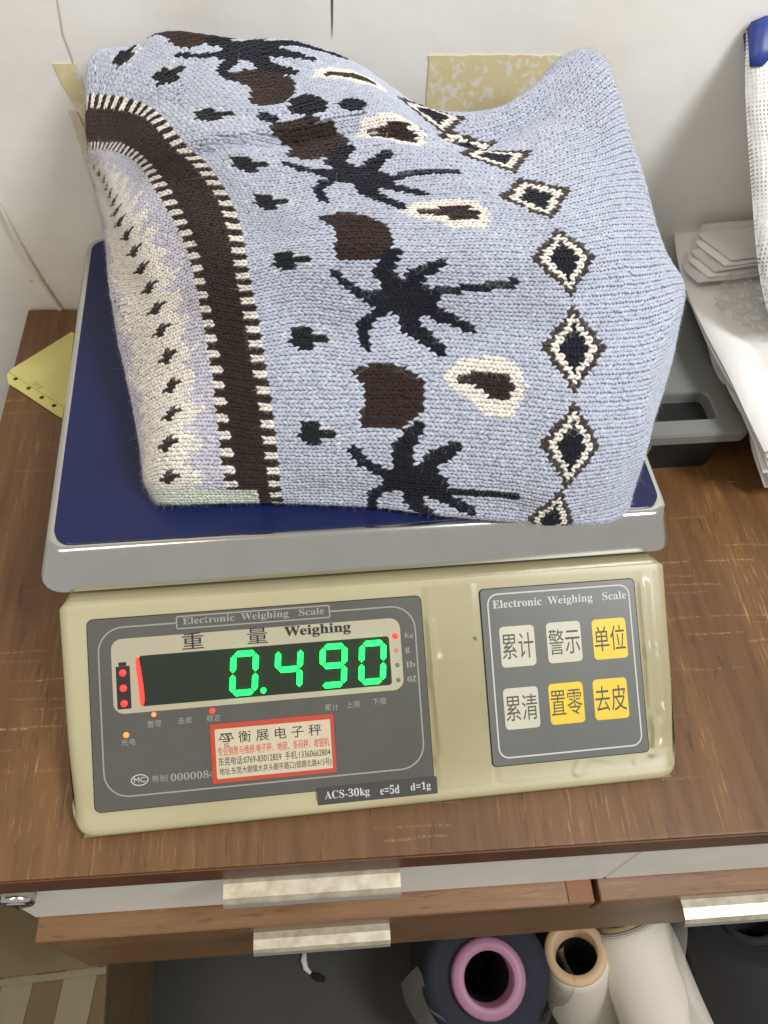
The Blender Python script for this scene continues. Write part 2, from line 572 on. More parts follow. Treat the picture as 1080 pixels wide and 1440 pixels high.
M_BODY = mat("cream_plastic", lin(177, 170, 137), 0.34, mottle=0.14, mscale=7, col2=lin(160, 151, 116), bump=0.04, bscale=60, spec=0.4, specks=0.10)
M_STEEL = mat("stainless_steel", lin(205, 205, 202), 0.16, metal=1.0, bump=0.015, bscale=900, mottle=0.05, mscale=60)
M_BLUE = mat("blue_film", lin(26, 34, 78), 0.32, mottle=0.15, mscale=14, spec=0.35)
M_PANEL = mat("grey_panel", lin(80, 80, 74), 0.34, mottle=0.14, mscale=30, specks=0.05)
for m_ in (M_PANEL,):
    m_.node_tree.nodes["Principled BSDF"].inputs["Coat Weight"].default_value = 0.6
M_FRAMEL = mat("window_surround", lin(168, 162, 140), 0.5)
M_SCREEN = mat("dark_screen", (0.012, 0.021, 0.011, 1), 0.3)
M_PRINT = mat("pale_print", lin(190, 190, 184), 0.6)
M_PRINTD = mat("faded_print", lin(142, 142, 134), 0.6)
M_BLACKP = mat("black_print", lin(28, 26, 26), 0.6)
M_REDP = mat("red_print", lin(196, 40, 36), 0.6)
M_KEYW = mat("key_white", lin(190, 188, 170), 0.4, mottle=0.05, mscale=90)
M_KEYY = mat("key_yellow", lin(218, 188, 50), 0.4, mottle=0.05, mscale=90)
M_KEYTXT = mat("key_print", lin(74, 70, 60), 0.6)
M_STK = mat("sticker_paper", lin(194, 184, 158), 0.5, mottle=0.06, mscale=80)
M_STKR = mat("sticker_border", lin(178, 62, 46), 0.5)
M_PLATE = mat("dark_plate", lin(62, 62, 60), 0.4)
M_GREEN = mat("led_green", (0.006, 1.0, 0.065, 1), 0.4, emit=4.0)
M_GHOST = mat("led_off", lin(30, 44, 32), 0.35)
M_RED = mat("led_red", (1.0, 0.025, 0.02, 1), 0.4, emit=2.2)
M_ORANGE = mat("led_orange", (1.0, 0.22, 0.04, 1), 0.4, emit=1.3)
M_LEDOFF = mat("led_dark", lin(110, 102, 84), 0.4)

scale = empty("weighing_scale", (0, 0, 0))
tag(scale, "cream electronic weighing scale with steel pan and lit green digits, on the desk", "weighing scale")

# housing: side profile drawn in y-z, run across, edges rounded
prof = [(-0.1232, 0.0035), (-0.1252, 0.0040), (-0.1262, 0.0052), (-0.1258, 0.0066), (-0.1240, 0.0080)]
prof += [tuple(PL(0, t))[1:] for t in (-3, 10, 25, 40, 55, 70, 85, 96, 102.6)]
prof += [(-0.0264, 0.0634), (-0.0252, 0.0639), (-0.0240, 0.0634), (-0.0205, 0.0606), (-0.0150, 0.0560), (-0.0080, 0.0515), (0.004, 0.0495), (0.225, 0.0495), (0.236, 0.046), (0.242, 0.034), (0.242, 0.0035)]


def inset(poly, d):
    out = []
    k = len(poly)
    for i in range(k):
        p_, q_, r_ = (Vector(poly[(i + j) % k]) for j in (-1, 0, 1))
        a_, b_ = (q_ - p_).normalized(), (r_ - q_).normalized()
        na, nb = Vector((a_.y, -a_.x)), Vector((b_.y, -b_.x))
        m_ = (na + nb).normalized()
        out.append(q_ + m_ * (d / max(0.5, m_.dot(na))))
    return out


HW = 0.1637
rings = []
ends = [(0.0, 0.0050), (0.0003, 0.0034), (0.0011, 0.0021), (0.0022, 0.0011), (0.0036, 0.0004), (0.0052, 0.0), (0.0075, 0.0), (0.0105, 0.0), (0.015, 0.0), (0.05, 0.0)]
for e_, d_ in ends + [(2 * HW - e, d) for e, d in reversed(ends)]:
    x = -HW + e_
    near = min(e_, 2 * HW - e_)
    sh = 0.013 * (1 - math.sqrt(max(0, 1 - (1 - min(near, 0.013) / 0.013) ** 2)))
    rg = []
    for y, z in inset(prof, d_):
        w_ = max(0.0, min(1.0, (-0.084 - y) / 0.036)) ** 1.2
        rg.append((x * (1.0 + (z - 0.035) * 0.30), y + sh * w_ * 0.9, z))
    rings.append(rg)
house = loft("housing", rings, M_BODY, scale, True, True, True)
e0 = house.modifiers.new("edge", 'EDGE_SPLIT')
e0.split_angle = math.radians(38)
# parting seam round the foot of the housing
box("parting_seam", -0.1560, 0.1560, -0.12655, -0.1250, 0.0048, 0.0056, mat("seam_shadow", lin(120, 110, 78), 0.7), house)
for sx in (-0.13, 0.13):
    for sy in (-0.095, 0.21):
        ft = loft("foot", [[(sx + r * math.cos(a), sy + r * math.sin(a), z) for a in [2 * math.pi * k / 16 for k in range(16)]] for r, z in ((0.008, 0.0), (0.009, 0.0015), (0.009, 0.0045))], M_DARK, scale)

# pan: flat top, flaring skirt, rolled lip
def ring(x0, x1, y0, y1, r, z):
    return [(x, y, z) for x, y in rrect(x0, x1, y0, y1, r, 6)]


PTOP = 0.0788
X, Y1 = 0.1690, 0.2560
pr = [(-0.0042, -0.0008, 0), (-0.0016, 0.0, 0), (0.0, -0.0005, 0.0006), (0.0010, -0.0016, 0.0018), (0.0026, -0.0050, 0.0044), (0.0060, -0.0145, 0.0114), (0.0072, -0.0176, 0.0138),
      (0.0076, -0.0190, 0.0146), (0.0071, -0.0200, 0.0140), (0.0056, -0.0200, 0.0124), (0.0040, -0.0182, 0.0108), (0.0006, -0.0100, 0.0060)]
rings = [ring(-X + 0.005, X - 0.005, 0.005, Y1 - 0.005, 0.010, PTOP - 0.0008)]
for o_, dz, fw_ in pr:
    rings.append(ring(-X - o_, X + o_, -fw_ if fw_ else -o_, Y1 + o_, 0.0095 + o_ * 0.6, PTOP + dz))
pan = loft("weighing_pan", rings, M_STEEL, scale, True, False, True)
e_ = pan.modifiers.new("edge", 'EDGE_SPLIT')
e_.split_angle = math.radians(50)
fl = loft("blue_film", [ring(-X + 0.0028, X - 0.0028, 0.0030, Y1 - 0.0028, 0.0100, PTOP - 0.0012), ring(-X + 0.0028, X - 0.0028, 0.0030, Y1 - 0.0028, 0.0100, PTOP + 0.0006)], M_BLUE, pan)


def plate(name, s0, s1, t0, t1, r, h0, h1, m, parent, seg=5):
    o = rrect(s0, s1, t0, t1, r, seg)
    return loft(name, [[PL(s, t, h0) for s, t in o], [PL(s, t, h1) for s, t in o]], m, parent)


def frame_line(name, s0, s1, t0, t1, r, w, h, m, parent, gap=None):
    """thin printed outline; gap = (s_from, s_to) left open along the top edge"""
    o = rrect(s0, s1, t0, t1, r, 8)
    i_ = rrect(s0 + w, s1 - w, t0 + w, t1 - w, max(r - w, 0.1), 8)
    nn = len(o)
    vs = [PL(s, t, h) for s, t in o] + [PL(s, t, h) for s, t in i_]
    fs = []
    for k in range(nn):
        j = (k + 1) % nn
        top_edge = o[k][1] > t1 - 0.01 and o[j][1] > t1 - 0.01 and abs(o[k][0] - o[j][0]) > 5
        if gap and top_edge:
            b = len(vs)
            vs += [PL(gap[1], t1, h), PL(gap[1], t1 - w, h), PL(gap[0], t1, h), PL(gap[0], t1 - w, h)]
            fs += [(k, b, b + 1, nn + k), (b + 2, j, nn + j, b + 3)]
        else:
            fs.append((k, j, nn + j, nn + k))
    return pydata(name, vs, fs, m, parent)


def serif(s):
    r = ""
    for c in s:
        if 'A' <= c <= 'Z':
            r += chr(0x1D400 + ord(c) - 65)
        elif 'a' <= c <= 'z':
            r += chr(0x1D41A + ord(c) - 97)
        elif '0' <= c <= '9':
            r += chr(0x1D7CE + ord(c) - 48)
        else:
            r += c
    return r


def text(name, body, s0, s1, t0, t1, h, m, parent, shear=0.0, bold=0.0, put=None, fit=True):
    """flat print fitted into a box on the control face"""
    cu = bpy.data.curves.new(name, 'FONT')
    cu.body = body
    cu.resolution_u = 3
    cu.offset = bold
    tmp = bpy.data.objects.new(name, cu)
    COL.objects.link(tmp)
    dg = bpy.context.evaluated_depsgraph_get()
    me = bpy.data.meshes.new_from_object(tmp.evaluated_get(dg))
    bpy.data.objects.remove(tmp, do_unlink=True)
    bpy.data.curves.remove(cu)
    xs = [v.co.x for v in me.vertices]
    ys = [v.co.y for v in me.vertices]
    x0, x1, y0, y1 = min(xs), max(xs), min(ys), max(ys)
    put = put or PL
    for v in me.vertices:
        a = (v.co.x - x0) / max(x1 - x0, 1e-6)
        b = (v.co.y - y0) / max(y1 - y0, 1e-6)
        v.co = put(s0 + a * (s1 - s0) + shear * b, t0 + b * (t1 - t0), h)
    me.materials.clear()
    return link(name, me, m, parent)


# ---- weight display panel
M_GAP_SHADE = mat("panel_gap_shade", lin(40, 38, 34), 0.7)  # shade of the groove round each panel, painted as a dark plate
disp = plate("display_panel", -150, 24.3, 1.2, 98.2, 3.0, -0.4, 0.9, M_PANEL, scale)
plate("panel_gap_shade", -150.5, 24.8, 0.7, 98.7, 3.4, -0.4, 0.25, M_GAP_SHADE, disp)
frame_line("printed_outline", -145.3, 20.6, 7.4, 94.0, 13, 0.8, 1.02, M_PRINTD, disp, gap=(-105, -25))
frame_line("title_outline", -105.2, -24.8, 90.2, 97.2, 1.2, 0.7, 1.04, M_PRINTD, disp)
text("printed_title", serif("Electronic  Weighing   Scale"), -101.8, -27.8, 91.5, 96.2, 1.04, M_PRINTD, disp, bold=0.004)
plate("window_surround", -138.6, 12.0, 49.4, 87.6, 5.5, 0.5, 1.15, M_FRAMEL, disp)
screen = plate("display_screen", -124.8, 5.6, 52.4, 78.2, 1.6, 0.6, 1.3, M_SCREEN, scale)
text("printed_character", "重", -102.6, -91.6, 79.6, 88.0, 1.3, M_BLACKP, disp)
text("printed_character", "量", -69.0, -58.4, 79.8, 87.8, 1.3, M_BLACKP, disp)
text("printed_word", serif("Weighing"), -49.6, -14.4, 80.9, 87.4, 1.3, M_BLACKP, disp, bold=0.012)


def segment_shape(s, t, L, wd, vert, sl):
    """six-sided lamp bar centred on s, t"""
    if vert:
        q = [(0, L / 2), (wd / 2, L / 2 - wd / 2), (wd / 2, -L / 2 + wd / 2), (0, -L / 2), (-wd / 2, -L / 2 + wd / 2), (-wd / 2, L / 2 - wd / 2)]
    else:
        q = [(L / 2, 0), (L / 2 - wd / 2, -wd / 2), (-L / 2 + wd / 2, -wd / 2), (-L / 2, 0), (-L / 2 + wd / 2, wd / 2), (L / 2 - wd / 2, wd / 2)]
    return [(s + a + sl * (t + b - 65), t + b) for a, b in q]


SEGS = {'0': 'abcdef', '4': 'bcfg', '9': 'abcdfg'}
DW, DH, SW, SL = 11.6, 20.0, 3.0, 0.095


def seg_place(k, cx, cy):
    return {'a': (cx, cy + DH / 2, DW, False), 'd': (cx, cy - DH / 2, DW, False), 'g': (cx, cy, DW, False),
            'b': (cx + DW / 2, cy + DH / 4, DH / 2, True), 'c': (cx + DW / 2, cy - DH / 4, DH / 2, True),
            'f': (cx - DW / 2, cy + DH / 4, DH / 2, True), 'e': (cx - DW / 2, cy - DH / 4, DH / 2, True)}[k]


for ch, cx in (('0', -71.6), ('4', -48.4), ('9', -25.0), ('0', -4.2)):
    for k in SEGS[ch]:
        s, t, L, vert = seg_place(k, cx, 65.2)
        q = segment_shape(s, t, L - 0.9, SW, vert, SL)
        loft("lit_segment", [[PL(a, b, 2.6) for a, b in q], [PL(a, b, 2.9) for a, b in q]], M_GREEN, screen)
dq = [(-62.2 + 1.5 * math.cos(2 * math.pi * k / 14), 55.4 + 1.5 * math.sin(2 * math.pi * k / 14)) for k in range(14)]
loft("lit_decimal_point", [[PL(a, b, 2.6) for a, b in dq], [PL(a, b, 2.9) for a, b in dq]], M_GREEN, screen)
rb = [(-126.2, 77.6), (-124.9, 77.2), (-123.9, 70), (-123.2, 63), (-122.9, 56), (-123.4, 53.0), (-124.8, 53.2), (-125.2, 58), (-125.6, 66), (-126.3, 73)]
loft("lit_red_edge", [[PL(a, b, 1.3) for a, b in rb], [PL(a, b, 1.8) for a, b in rb]], M_RED, screen)


def dot(name, s, t, r, m, parent, h=1.2, hh=0.7):
    pts = [(math.cos(2 * math.pi * k / 16), math.sin(2 * math.pi * k / 16)) for k in range(16)]
    return loft(name, [[PL(s + r * a, t + r * b, h - 0.3) for a, b in pts], [PL(s + r * a, t + r * b, h + hh * 0.5) for a, b in pts], [PL(s + r * 0.6 * a, t + r * 0.6 * b, h + hh) for a, b in pts]], m, parent, smooth=True)


plate("battery_symbol", -136.6, -129.6, 51.8, 73.6, 0.4, 1.1, 1.22, M_BLACKP, disp)
plate("battery_tip", -135.2, -131.2, 73.7, 75.6, 0.3, 1.1, 1.22, M_BLACKP, disp)
for t in (70.2, 62.4, 54.6):
    dot("battery_lamp", -133.2, t, 1.75, M_RED, disp, 1.25, 0.5)
dot("unit_lamp", 9.2, 78.0, 1.6, M_RED, disp, 1.2, 0.8)
dot("unit_lamp", 9.2, 70.3, 1.15, mat("led_faint_red", lin(206, 116, 102), 0.4), disp, 1.2, 0.2)
for t in (62.5, 54.6):
    dot("unit_lamp", 9.2, t, 1.15, M_LEDOFF, disp, 1.2, 0.1)
for body, t in (("Kg", 77.5), ("g", 69.8), ("lb", 62.3), ("oz", 54.6)):
    text("printed_unit", serif(body), 14.0, 14.0 + 2.4 * len(body), t - 1.6, t + 1.6, 1.04, M_PRINTD, disp)
dot("status_lamp", -118.7, 47.7, 1.2, M_ORANGE, disp, 1.0, 0.4)
dot("status_lamp", -89.1, 46.9, 1.45, M_RED, disp, 1.0, 0.6)
dot("status_lamp", -133.0, 38.6, 1.5, M_ORANGE, disp, 1.0, 0.6)
for body, s, t in (("置零", -118.6, 42.9), ("去皮", -103.2, 43.4), ("稳定", -88.6, 43.3), ("累计", -27.2, 43.4), ("上限", -15.8, 43.8), ("下限", -1.8, 44.2), ("充电", -132.0, 35.0)):
    text("printed_caption", body, s - 3.6, s + 3.6, t - 1.7, t + 1.7, 1.04, M_PRINTD, disp)
# approval mark, licence number
el = [(math.cos(2 * math.pi * k / 28), math.sin(2 * math.pi * k / 28)) for k in range(28)]
vs = [PL(-127.3 + 4.4 * a, 15.4 + 2.9 * b, 1.03) for a, b in el] + [PL(-127.3 + 3.9 * a, 15.4 + 2.4 * b, 1.03) for a, b in el]
pydata("approval_mark", vs, [(k, (k + 1) % 28, 28 + (k + 1) % 28, 28 + k) for k in range(28)], M_PRINT, disp)
text("approval_letters", "MC", -130.2, -124.4, 14.2, 16.8, 1.03, M_PRINT, disp)
text("printed_characters", "粤制", -121.4, -113.4, 13.4, 17.0, 1.03, M_PRINTD, disp)
text("printed_number", serif("0000084"), -111.8, -89.2, 13.2, 17.0, 1.03, M_PRINTD, disp)

# ---- repair-shop sticker
stk = plate("sticker", -90.8, -26.7, 9.9, 40.1, 0.6, 0.95, 1.45, M_STKR, scale)
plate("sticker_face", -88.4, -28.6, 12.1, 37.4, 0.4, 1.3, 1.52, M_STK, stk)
text("sticker_heading", "衡 展 电 子 秤", -76.5, -33.5, 29.6, 35.6, 1.6, M_BLACKP, stk)
# balance emblem
for q in ([(-85.6, 34.4), (-79.6, 34.4), (-79.6, 35.0), (-85.6, 35.0)], [(-82.9, 35.0), (-82.3, 35.0), (-80.6, 30.6), (-84.6, 30.6), (-84.6, 31.2), (-81.6, 31.2), (-82.6, 33.9), (-82.9, 33.9)]):
    pydata("sticker_emblem", [PL(a, b, 1.6) for a, b in q], [tuple(range(len(q)))], M_BLACKP, stk)
for sx in (-84.6, -80.6):
    q = [(sx - 2.0, 31.8), (sx + 2.0, 31.8), (sx + 0.2, 34.6), (sx - 0.2, 34.6)]
    q2 = [(sx - 1.3, 32.2), (sx + 1.3, 32.2), (sx + 0.05, 34.0), (sx - 0.05, 34.0)]
    pydata("sticker_emblem", [PL(a, b, 1.6) for a, b in q + q2], [(0, 1, 5, 4), (1, 2, 6, 5), (3, 0, 4, 7)], M_BLACKP, stk)
text("sticker_emblem", "位", -84.0, -81.2, 27.8, 30.2, 1.6, M_BLACKP, stk)
text("sticker_line", "专业销售与维修:电子秤、地磅、条码秤、收银机", -87.4, -29.6, 23.6, 28.2, 1.6, M_REDP, stk)
text("sticker_line", "东莞电话:0769-83012859  手机:13360662804", -87.2, -29.4, 18.6, 22.9, 1.6, M_BLACKP, stk)
text("sticker_line", "地址:东莞大朗镇大井头朝平路口(银朗北路415号)", -87.0, -29.2, 13.3, 17.6, 1.6, M_BLACKP, stk)

# ---- model plate
mp_ = plate("model_plate", -37.6, 25.9, -6.6, 2.4, 0.5, 0.3, 1.5, M_PLATE, scale)
text("model_text", serif("ACS-30kg"), -33.8, -10.2, -4.6, 0.7, 1.6, M_PRINT, mp_)
text("model_text", serif("e=5d"), -4.6, 5.6, -4.2, 0.4, 1.6, M_PRINT, mp_)
text("model_text", serif("d=1g"), 11.6, 22.4, -4.6, 0.4, 1.6, M_PRINT, mp_)

# ---- keypad
kp = plate("keypad_panel", 57.2, 144.6, 4.4, 99.0, 2.2, -0.4, 0.9, mat("keypad_grey", lin(98, 99, 95), 0.36, mottle=0.1, mscale=30), scale)
plate("panel_gap_shade", 56.6, 145.3, 3.8, 99.5, 2.6, -0.4, 0.25, M_GAP_SHADE, kp)  # groove shade round the keypad, again as a dark plate
frame_line("printed_outline", 60.6, 141.6, 7.9, 96.5, 6.0, 0.8, 1.02, M_PRINT, kp)
text("printed_title", serif("Electronic  Weighing   Scale"), 63.6, 139.6, 87.2, 92.8, 1.04, M_PRINT, kp, bold=0.004)
KEYS = [("累计", 75.8, 67.2, 0), ("警示", 102.0, 67.4, 0), ("单位", 128.0, 67.2, 1), ("累清", 75.2, 34.0, 0), ("置零", 100.5, 34.4, 1), ("去皮", 125.6, 34.6, 1)]
for body, s, t, yel in KEYS:
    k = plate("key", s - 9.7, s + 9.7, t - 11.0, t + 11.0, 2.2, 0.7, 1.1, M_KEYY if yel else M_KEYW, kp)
    tag(k, ("yellow" if yel else "cream") + " key printed " + body)
    text("key_print", body, s - 8.8, s + 8.8, t - 6.6, t + 7.2, 1.16, M_KEYTXT, k)


# ---- loose clear protective film over the control face, wrinkled where it has lifted
def film_material():
    m = bpy.data.materials.new("clear_film")
    m.use_nodes = True
    nt = m.node_tree
    nt.nodes.remove(nt.nodes["Principled BSDF"])
    out = nt.nodes["Material Output"]
    tr = N(nt, "ShaderNodeBsdfTransparent")
    tr.inputs[0].default_value = (1, 1, 1, 1)
    gl = N(nt, "ShaderNodeBsdfGlossy")
    gl.inputs["Roughness"].default_value = 0.2
    fr = N(nt, "ShaderNodeFresnel")
    fr.inputs[0].default_value = 1.5
    mx = N(nt, "ShaderNodeMixShader")
    nt.links.new(math_node(nt, 'MULTIPLY', fr.outputs[0], 0.65), mx.inputs[0])
    nt.links.new(tr.outputs[0], mx.inputs[1])
    nt.links.new(gl.outputs[0], mx.inputs[2])
    nt.links.new(mx.outputs[0], out.inputs[0])
    return m


M_FILM = film_material()


def crease(s, t, s0, t0, s1, t1, w, amp):
    d = Vector((s1 - s0, t1 - t0))
    L = d.length
    d /= L
    a = (s - s0) * d.x + (t - t0) * d.y
    b = -(s - s0) * d.y + (t - t0) * d.x
    if a < -4 or a > L + 4:
        return 0
    e = min(1, max(0, (a + 4) / 4)) * min(1, max(0, (L + 4 - a) / 4))
    return 0.5 * amp * e * (0.5 + 0.5 * math.cos(math.pi * min(1, abs(b) / (2.0 * w))))


CR = [(28, 84, 33, 14, 3, 1.3), (38, 66, 50, 26, 7, 0.7), (100, 10, 128, 2, 3, 1.8), (112, 12, 104, -3, 2.5, 2.2),
      (126, 12, 150, 20, 4, 1.6), (148, 4, 156, 26, 3, 2.2), (138, 0, 154, 8, 2.5, 2.0), (148, 30, 150, 95, 2.5, 1.2), (95, 18, 118, 14, 4, 1.0), (-20, 86, -6, 80, 2, 0.4),
      (14, 90, 26, 52, 3, 0.9), (60, 102, 140, 104, 2, 1.0), (-80, 101, 20, 102, 2, 0.6), (150, 60, 158, 50, 3, 1.4), (16, 30, 26, 10, 3, 1.2), (20, 62, 40, 64, 2, 0.6)]


def film_patch(s0, s1, t0, t1, nx, ny):
    vs, fs = [], []
    for j in range(ny):
        for i in range(nx):
            s = s0 + (s1 - s0) * i / (nx - 1)
            t = t0 + (t1 - t0) * j / (ny - 1)
            h = 0.9 + 0.12 * math.sin(s * 0.21 + 1.3 * math.sin(t * 0.07)) * math.sin(t * 0.09 + s * 0.02)
            for c in CR:
                h += crease(s, t, *c)
            edge = min((s - s0), (s1 - s), 4) / 4
            vs.append(PL(s, t, 0.35 + (h - 0.35) * max(edge, 0.05)))
    for j in range(ny - 1):
        for i in range(nx - 1):
            k = j * nx + i
            fs.append((k, k + 1, k + nx + 1, k + nx))
    pydata("protective_film", vs, fs, M_FILM, scale, True)


film_patch(25.2, 56.2, -5, 103, 40, 110)
film_patch(145.8, 159.5, 6, 103, 22, 110)
film_patch(58.0, 159.0, -6.5, 3.4, 110, 18)

# ------------------------------------------------------------------ folded knitted sweater
# control points of the folded bundle (millimetres): columns run down the garment (rows of knitting, KU),
# entries along a column follow the wales across it (KW)
KU = [-54, -36, -21, -10, 0, 15, 21, 41, 55, 73, 105]
KW = [0, 2.5, 5, 8, 12, 16, 20, 24, 28, 33, 38, 43, 48, 52, 56, 60, 64, 68, 72, 76, 80, 84]
GRID = [[[-112.8,24.4,82.8],[-116.2,28.5,85.3],[-118.7,33.0,87.8],[-119.6,40.6,90.8],[-121.0,53.5,94.8],[-123.4,69.3,98.7],[-126.7,87.4,102.7],[-130.0,103.5,106.9],[-133.2,118.1,111.2],[-137.6,145.0,116.8],[-140.3,167.0,122.5],[-141.2,180.3,128.4],[-141.3,187.0,134.4],[-141.2,189.7,139.2],[-141.5,191.7,144.0],[-141.8,193.2,148.8],[-141.7,194.1,153.7],[-141.4,194.3,158.7],[-141.5,194.5,163.1],[-141.7,194.7,166.2],[-142.0,194.8,168.6],[-142.2,194.9,170.8]],[[-102.1,21.5,83.8],[-103.6,22.8,93.4],[-104.1,24.9,102.8],[-102.9,32.4,114.5],[-100.2,43.6,125.2],[-99.2,56.0,132.4],[-100.5,71.5,138.2],[-103.2,86.5,143.3],[-105.5,98.5,147.8],[-109.2,113.1,152.8],[-113.5,126.7,157.2],[-118.8,139.5,161.2],[-123.1,149.6,165.2],[-125.3,154.8,168.4],[-127.2,158.9,171.3],[-128.8,162.8,173.8],[-130.1,166.4,176.1],[-131.4,169.8,178.2],[-133.1,173.9,179.6],[-135.3,179.6,179.7],[-137.9,186.4,178.8],[-140.5,193.4,177.8]],[[-72.0,20.2,83.8],[-72.3,20.6,92.8],[-72.6,21.5,103.8],[-73.4,28.4,115.8],[-74.0,39.8,129.8],[-74.3,52.5,140.8],[-75.3,63.6,151.2],[-76.8,76.4,159.8],[-78.7,87.8,168.3],[-81.9,102.8,176.8],[-86.5,119.5,181.8],[-92.3,135.1,185.5],[-99.5,150.2,188.7],[-103.8,158.0,191.2],[-107.5,163.6,193.0],[-112.3,169.2,193.8],[-117.0,173.5,193.7],[-121.4,176.6,193.5],[-126.1,178.5,193.1],[-130.7,180.8,192.0],[-135.0,186.0,188.6],[-139.1,191.5,184.8]],[[-49.2,18.5,83.8],[-49.9,18.3,93.8],[-50.4,18.9,104.8],[-50.6,23.3,117.8],[-51.3,31.9,132.8],[-52.3,42.5,145.8],[-54.0,53.8,156.7],[-55.1,63.1,167.2],[-56.8,70.9,178.3],[-58.7,80.8,188.8],[-60.5,96.6,194.5],[-64.3,115.2,198.5],[-70.2,131.8,201.7],[-76.6,142.8,204.2],[-84.2,152.4,206.1],[-91.3,164.2,206.8],[-98.0,177.7,206.4],[-104.9,189.5,205.3],[-112.5,198.2,203.7],[-123.2,206.8,201.3],[-133.1,216.7,196.3],[-141.5,226.2,190.8]],[[-27.8,16.0,83.8],[-28.0,18.0,93.8],[-28.3,18.8,105.8],[-28.7,21.4,118.8],[-29.2,27.6,134.8],[-29.5,39.4,147.8],[-30.0,53.0,159.0],[-31.2,65.5,168.3],[-33.6,72.1,181.2],[-37.0,79.3,194.8],[-39.8,90.4,200.9],[-42.8,101.9,205.2],[-47.7,116.8,209.2],[-53.3,130.7,211.8],[-59.3,143.5,214.2],[-66.0,156.5,216.2],[-74.0,172.7,216.8],[-84.4,192.1,216.8],[-95.6,208.0,216.7],[-108.0,225.2,213.9],[-121.3,241.1,209.6],[-135.9,258.4,202.8]],[[11.3,10.2,83.8],[10.8,11.9,93.8],[10.2,13.2,105.8],[9.8,17.8,118.8],[9.5,26.5,134.8],[9.5,36.7,147.8],[8.7,47.2,159.0],[7.2,59.1,168.4],[4.4,64.8,182.6],[0.3,74.3,197.8],[-3.5,89.7,204.5],[-8.5,102.2,209.1],[-13.8,114.2,213.1],[-17.6,124.3,215.8],[-21.9,135.2,218.2],[-27.8,148.3,220.9],[-35.6,164.5,223.4],[-45.8,189.0,223.8],[-62.4,219.2,223.3],[-83.8,251.5,215.5],[-83.8,256.2,202.3],[-83.8,257.5,189.1]],[[28.0,6.1,83.8],[27.3,8.6,93.8],[26.3,9.6,105.8],[25.6,13.6,118.8],[25.5,23.7,134.8],[25.9,35.9,147.8],[25.2,48.2,159.0],[23.3,61.6,168.4],[19.7,67.5,182.6],[14.6,74.5,197.8],[10.8,88.0,204.4],[7.4,99.7,209.1],[3.6,111.2,213.3],[-0.2,123.3,216.3],[-5.3,137.1,219.1],[-12.8,151.4,222.2],[-22.7,168.0,224.7],[-32.7,192.2,224.4],[-45.3,232.5,220.8],[-49.1,252.6,208.9],[-49.1,255.0,195.7],[-49.1,255.7,182.5]],[[75.3,-3.1,83.8],[74.3,0.3,93.8],[72.5,2.1,105.8],[71.3,6.8,118.8],[71.0,17.0,134.8],[71.3,29.3,147.8],[71.7,42.1,159.0],[72.2,56.2,168.4],[70.2,63.2,182.6],[64.7,72.2,197.8],[60.0,87.7,204.5],[54.3,101.8,209.1],[47.3,115.4,213.2],[40.8,126.2,216.1],[33.6,138.6,218.4],[26.1,157.1,220.0],[17.8,179.4,220.8],[9.0,202.8,218.8],[2.0,232.4,212.8],[2.0,239.0,199.6],[2.0,240.8,186.4],[2.0,241.2,173.2]],[[98.0,-7.2,83.8],[98.6,-6.7,93.8],[99.4,-4.3,105.8],[101.0,1.9,118.8],[101.2,11.1,134.8],[101.9,23.5,147.8],[103.1,37.5,159.0],[104.2,52.1,168.4],[101.6,62.0,181.9],[97.7,73.5,195.8],[95.2,88.3,201.8],[90.5,103.0,205.7],[84.5,118.7,208.2],[77.4,131.3,209.6],[69.1,144.2,209.2],[60.1,159.1,206.8],[52.7,175.4,205.6],[47.8,197.6,202.3],[46.3,217.0,192.2],[46.3,220.4,179.0],[46.3,221.3,165.8],[46.3,221.5,152.6]],[[124.5,-8.7,83.8],[127.0,-3.5,92.8],[128.5,0.0,103.8],[130.4,5.0,115.8],[132.9,14.4,129.8],[137.2,28.7,140.8],[141.0,44.5,151.2],[143.1,61.0,160.2],[141.4,75.0,171.8],[138.1,91.3,184.8],[136.4,108.9,192.6],[133.7,126.0,198.6],[129.3,141.8,204.1],[123.9,153.7,207.8],[116.6,165.4,209.3],[105.8,174.7,209.8],[94.0,180.6,208.8],[86.2,190.5,205.3],[84.1,203.0,195.2],[84.1,206.4,182.0],[84.1,207.3,168.8],[84.1,207.5,155.6]],[[142.9,0.1,82.8],[145.2,6.6,89.9],[147.5,13.0,96.8],[150.7,21.2,104.7],[158.8,37.9,111.4],[172.6,62.9,115.3],[187.2,89.9,118.7],[197.2,111.4,123.1],[201.1,126.3,128.8],[187.8,133.0,140.8],[179.7,143.8,153.0],[173.2,157.0,165.5],[165.6,169.5,179.5],[159.3,179.7,191.5],[155.9,196.9,201.9],[154.3,218.0,209.8],[148.9,227.7,212.6],[138.1,228.5,209.8],[131.9,233.1,200.2],[131.9,236.5,187.0],[131.9,237.4,173.8],[131.9,237.6,160.6]]]
G = np.array(GRID) / 1000.0
PANZ = PTOP + 0.0008
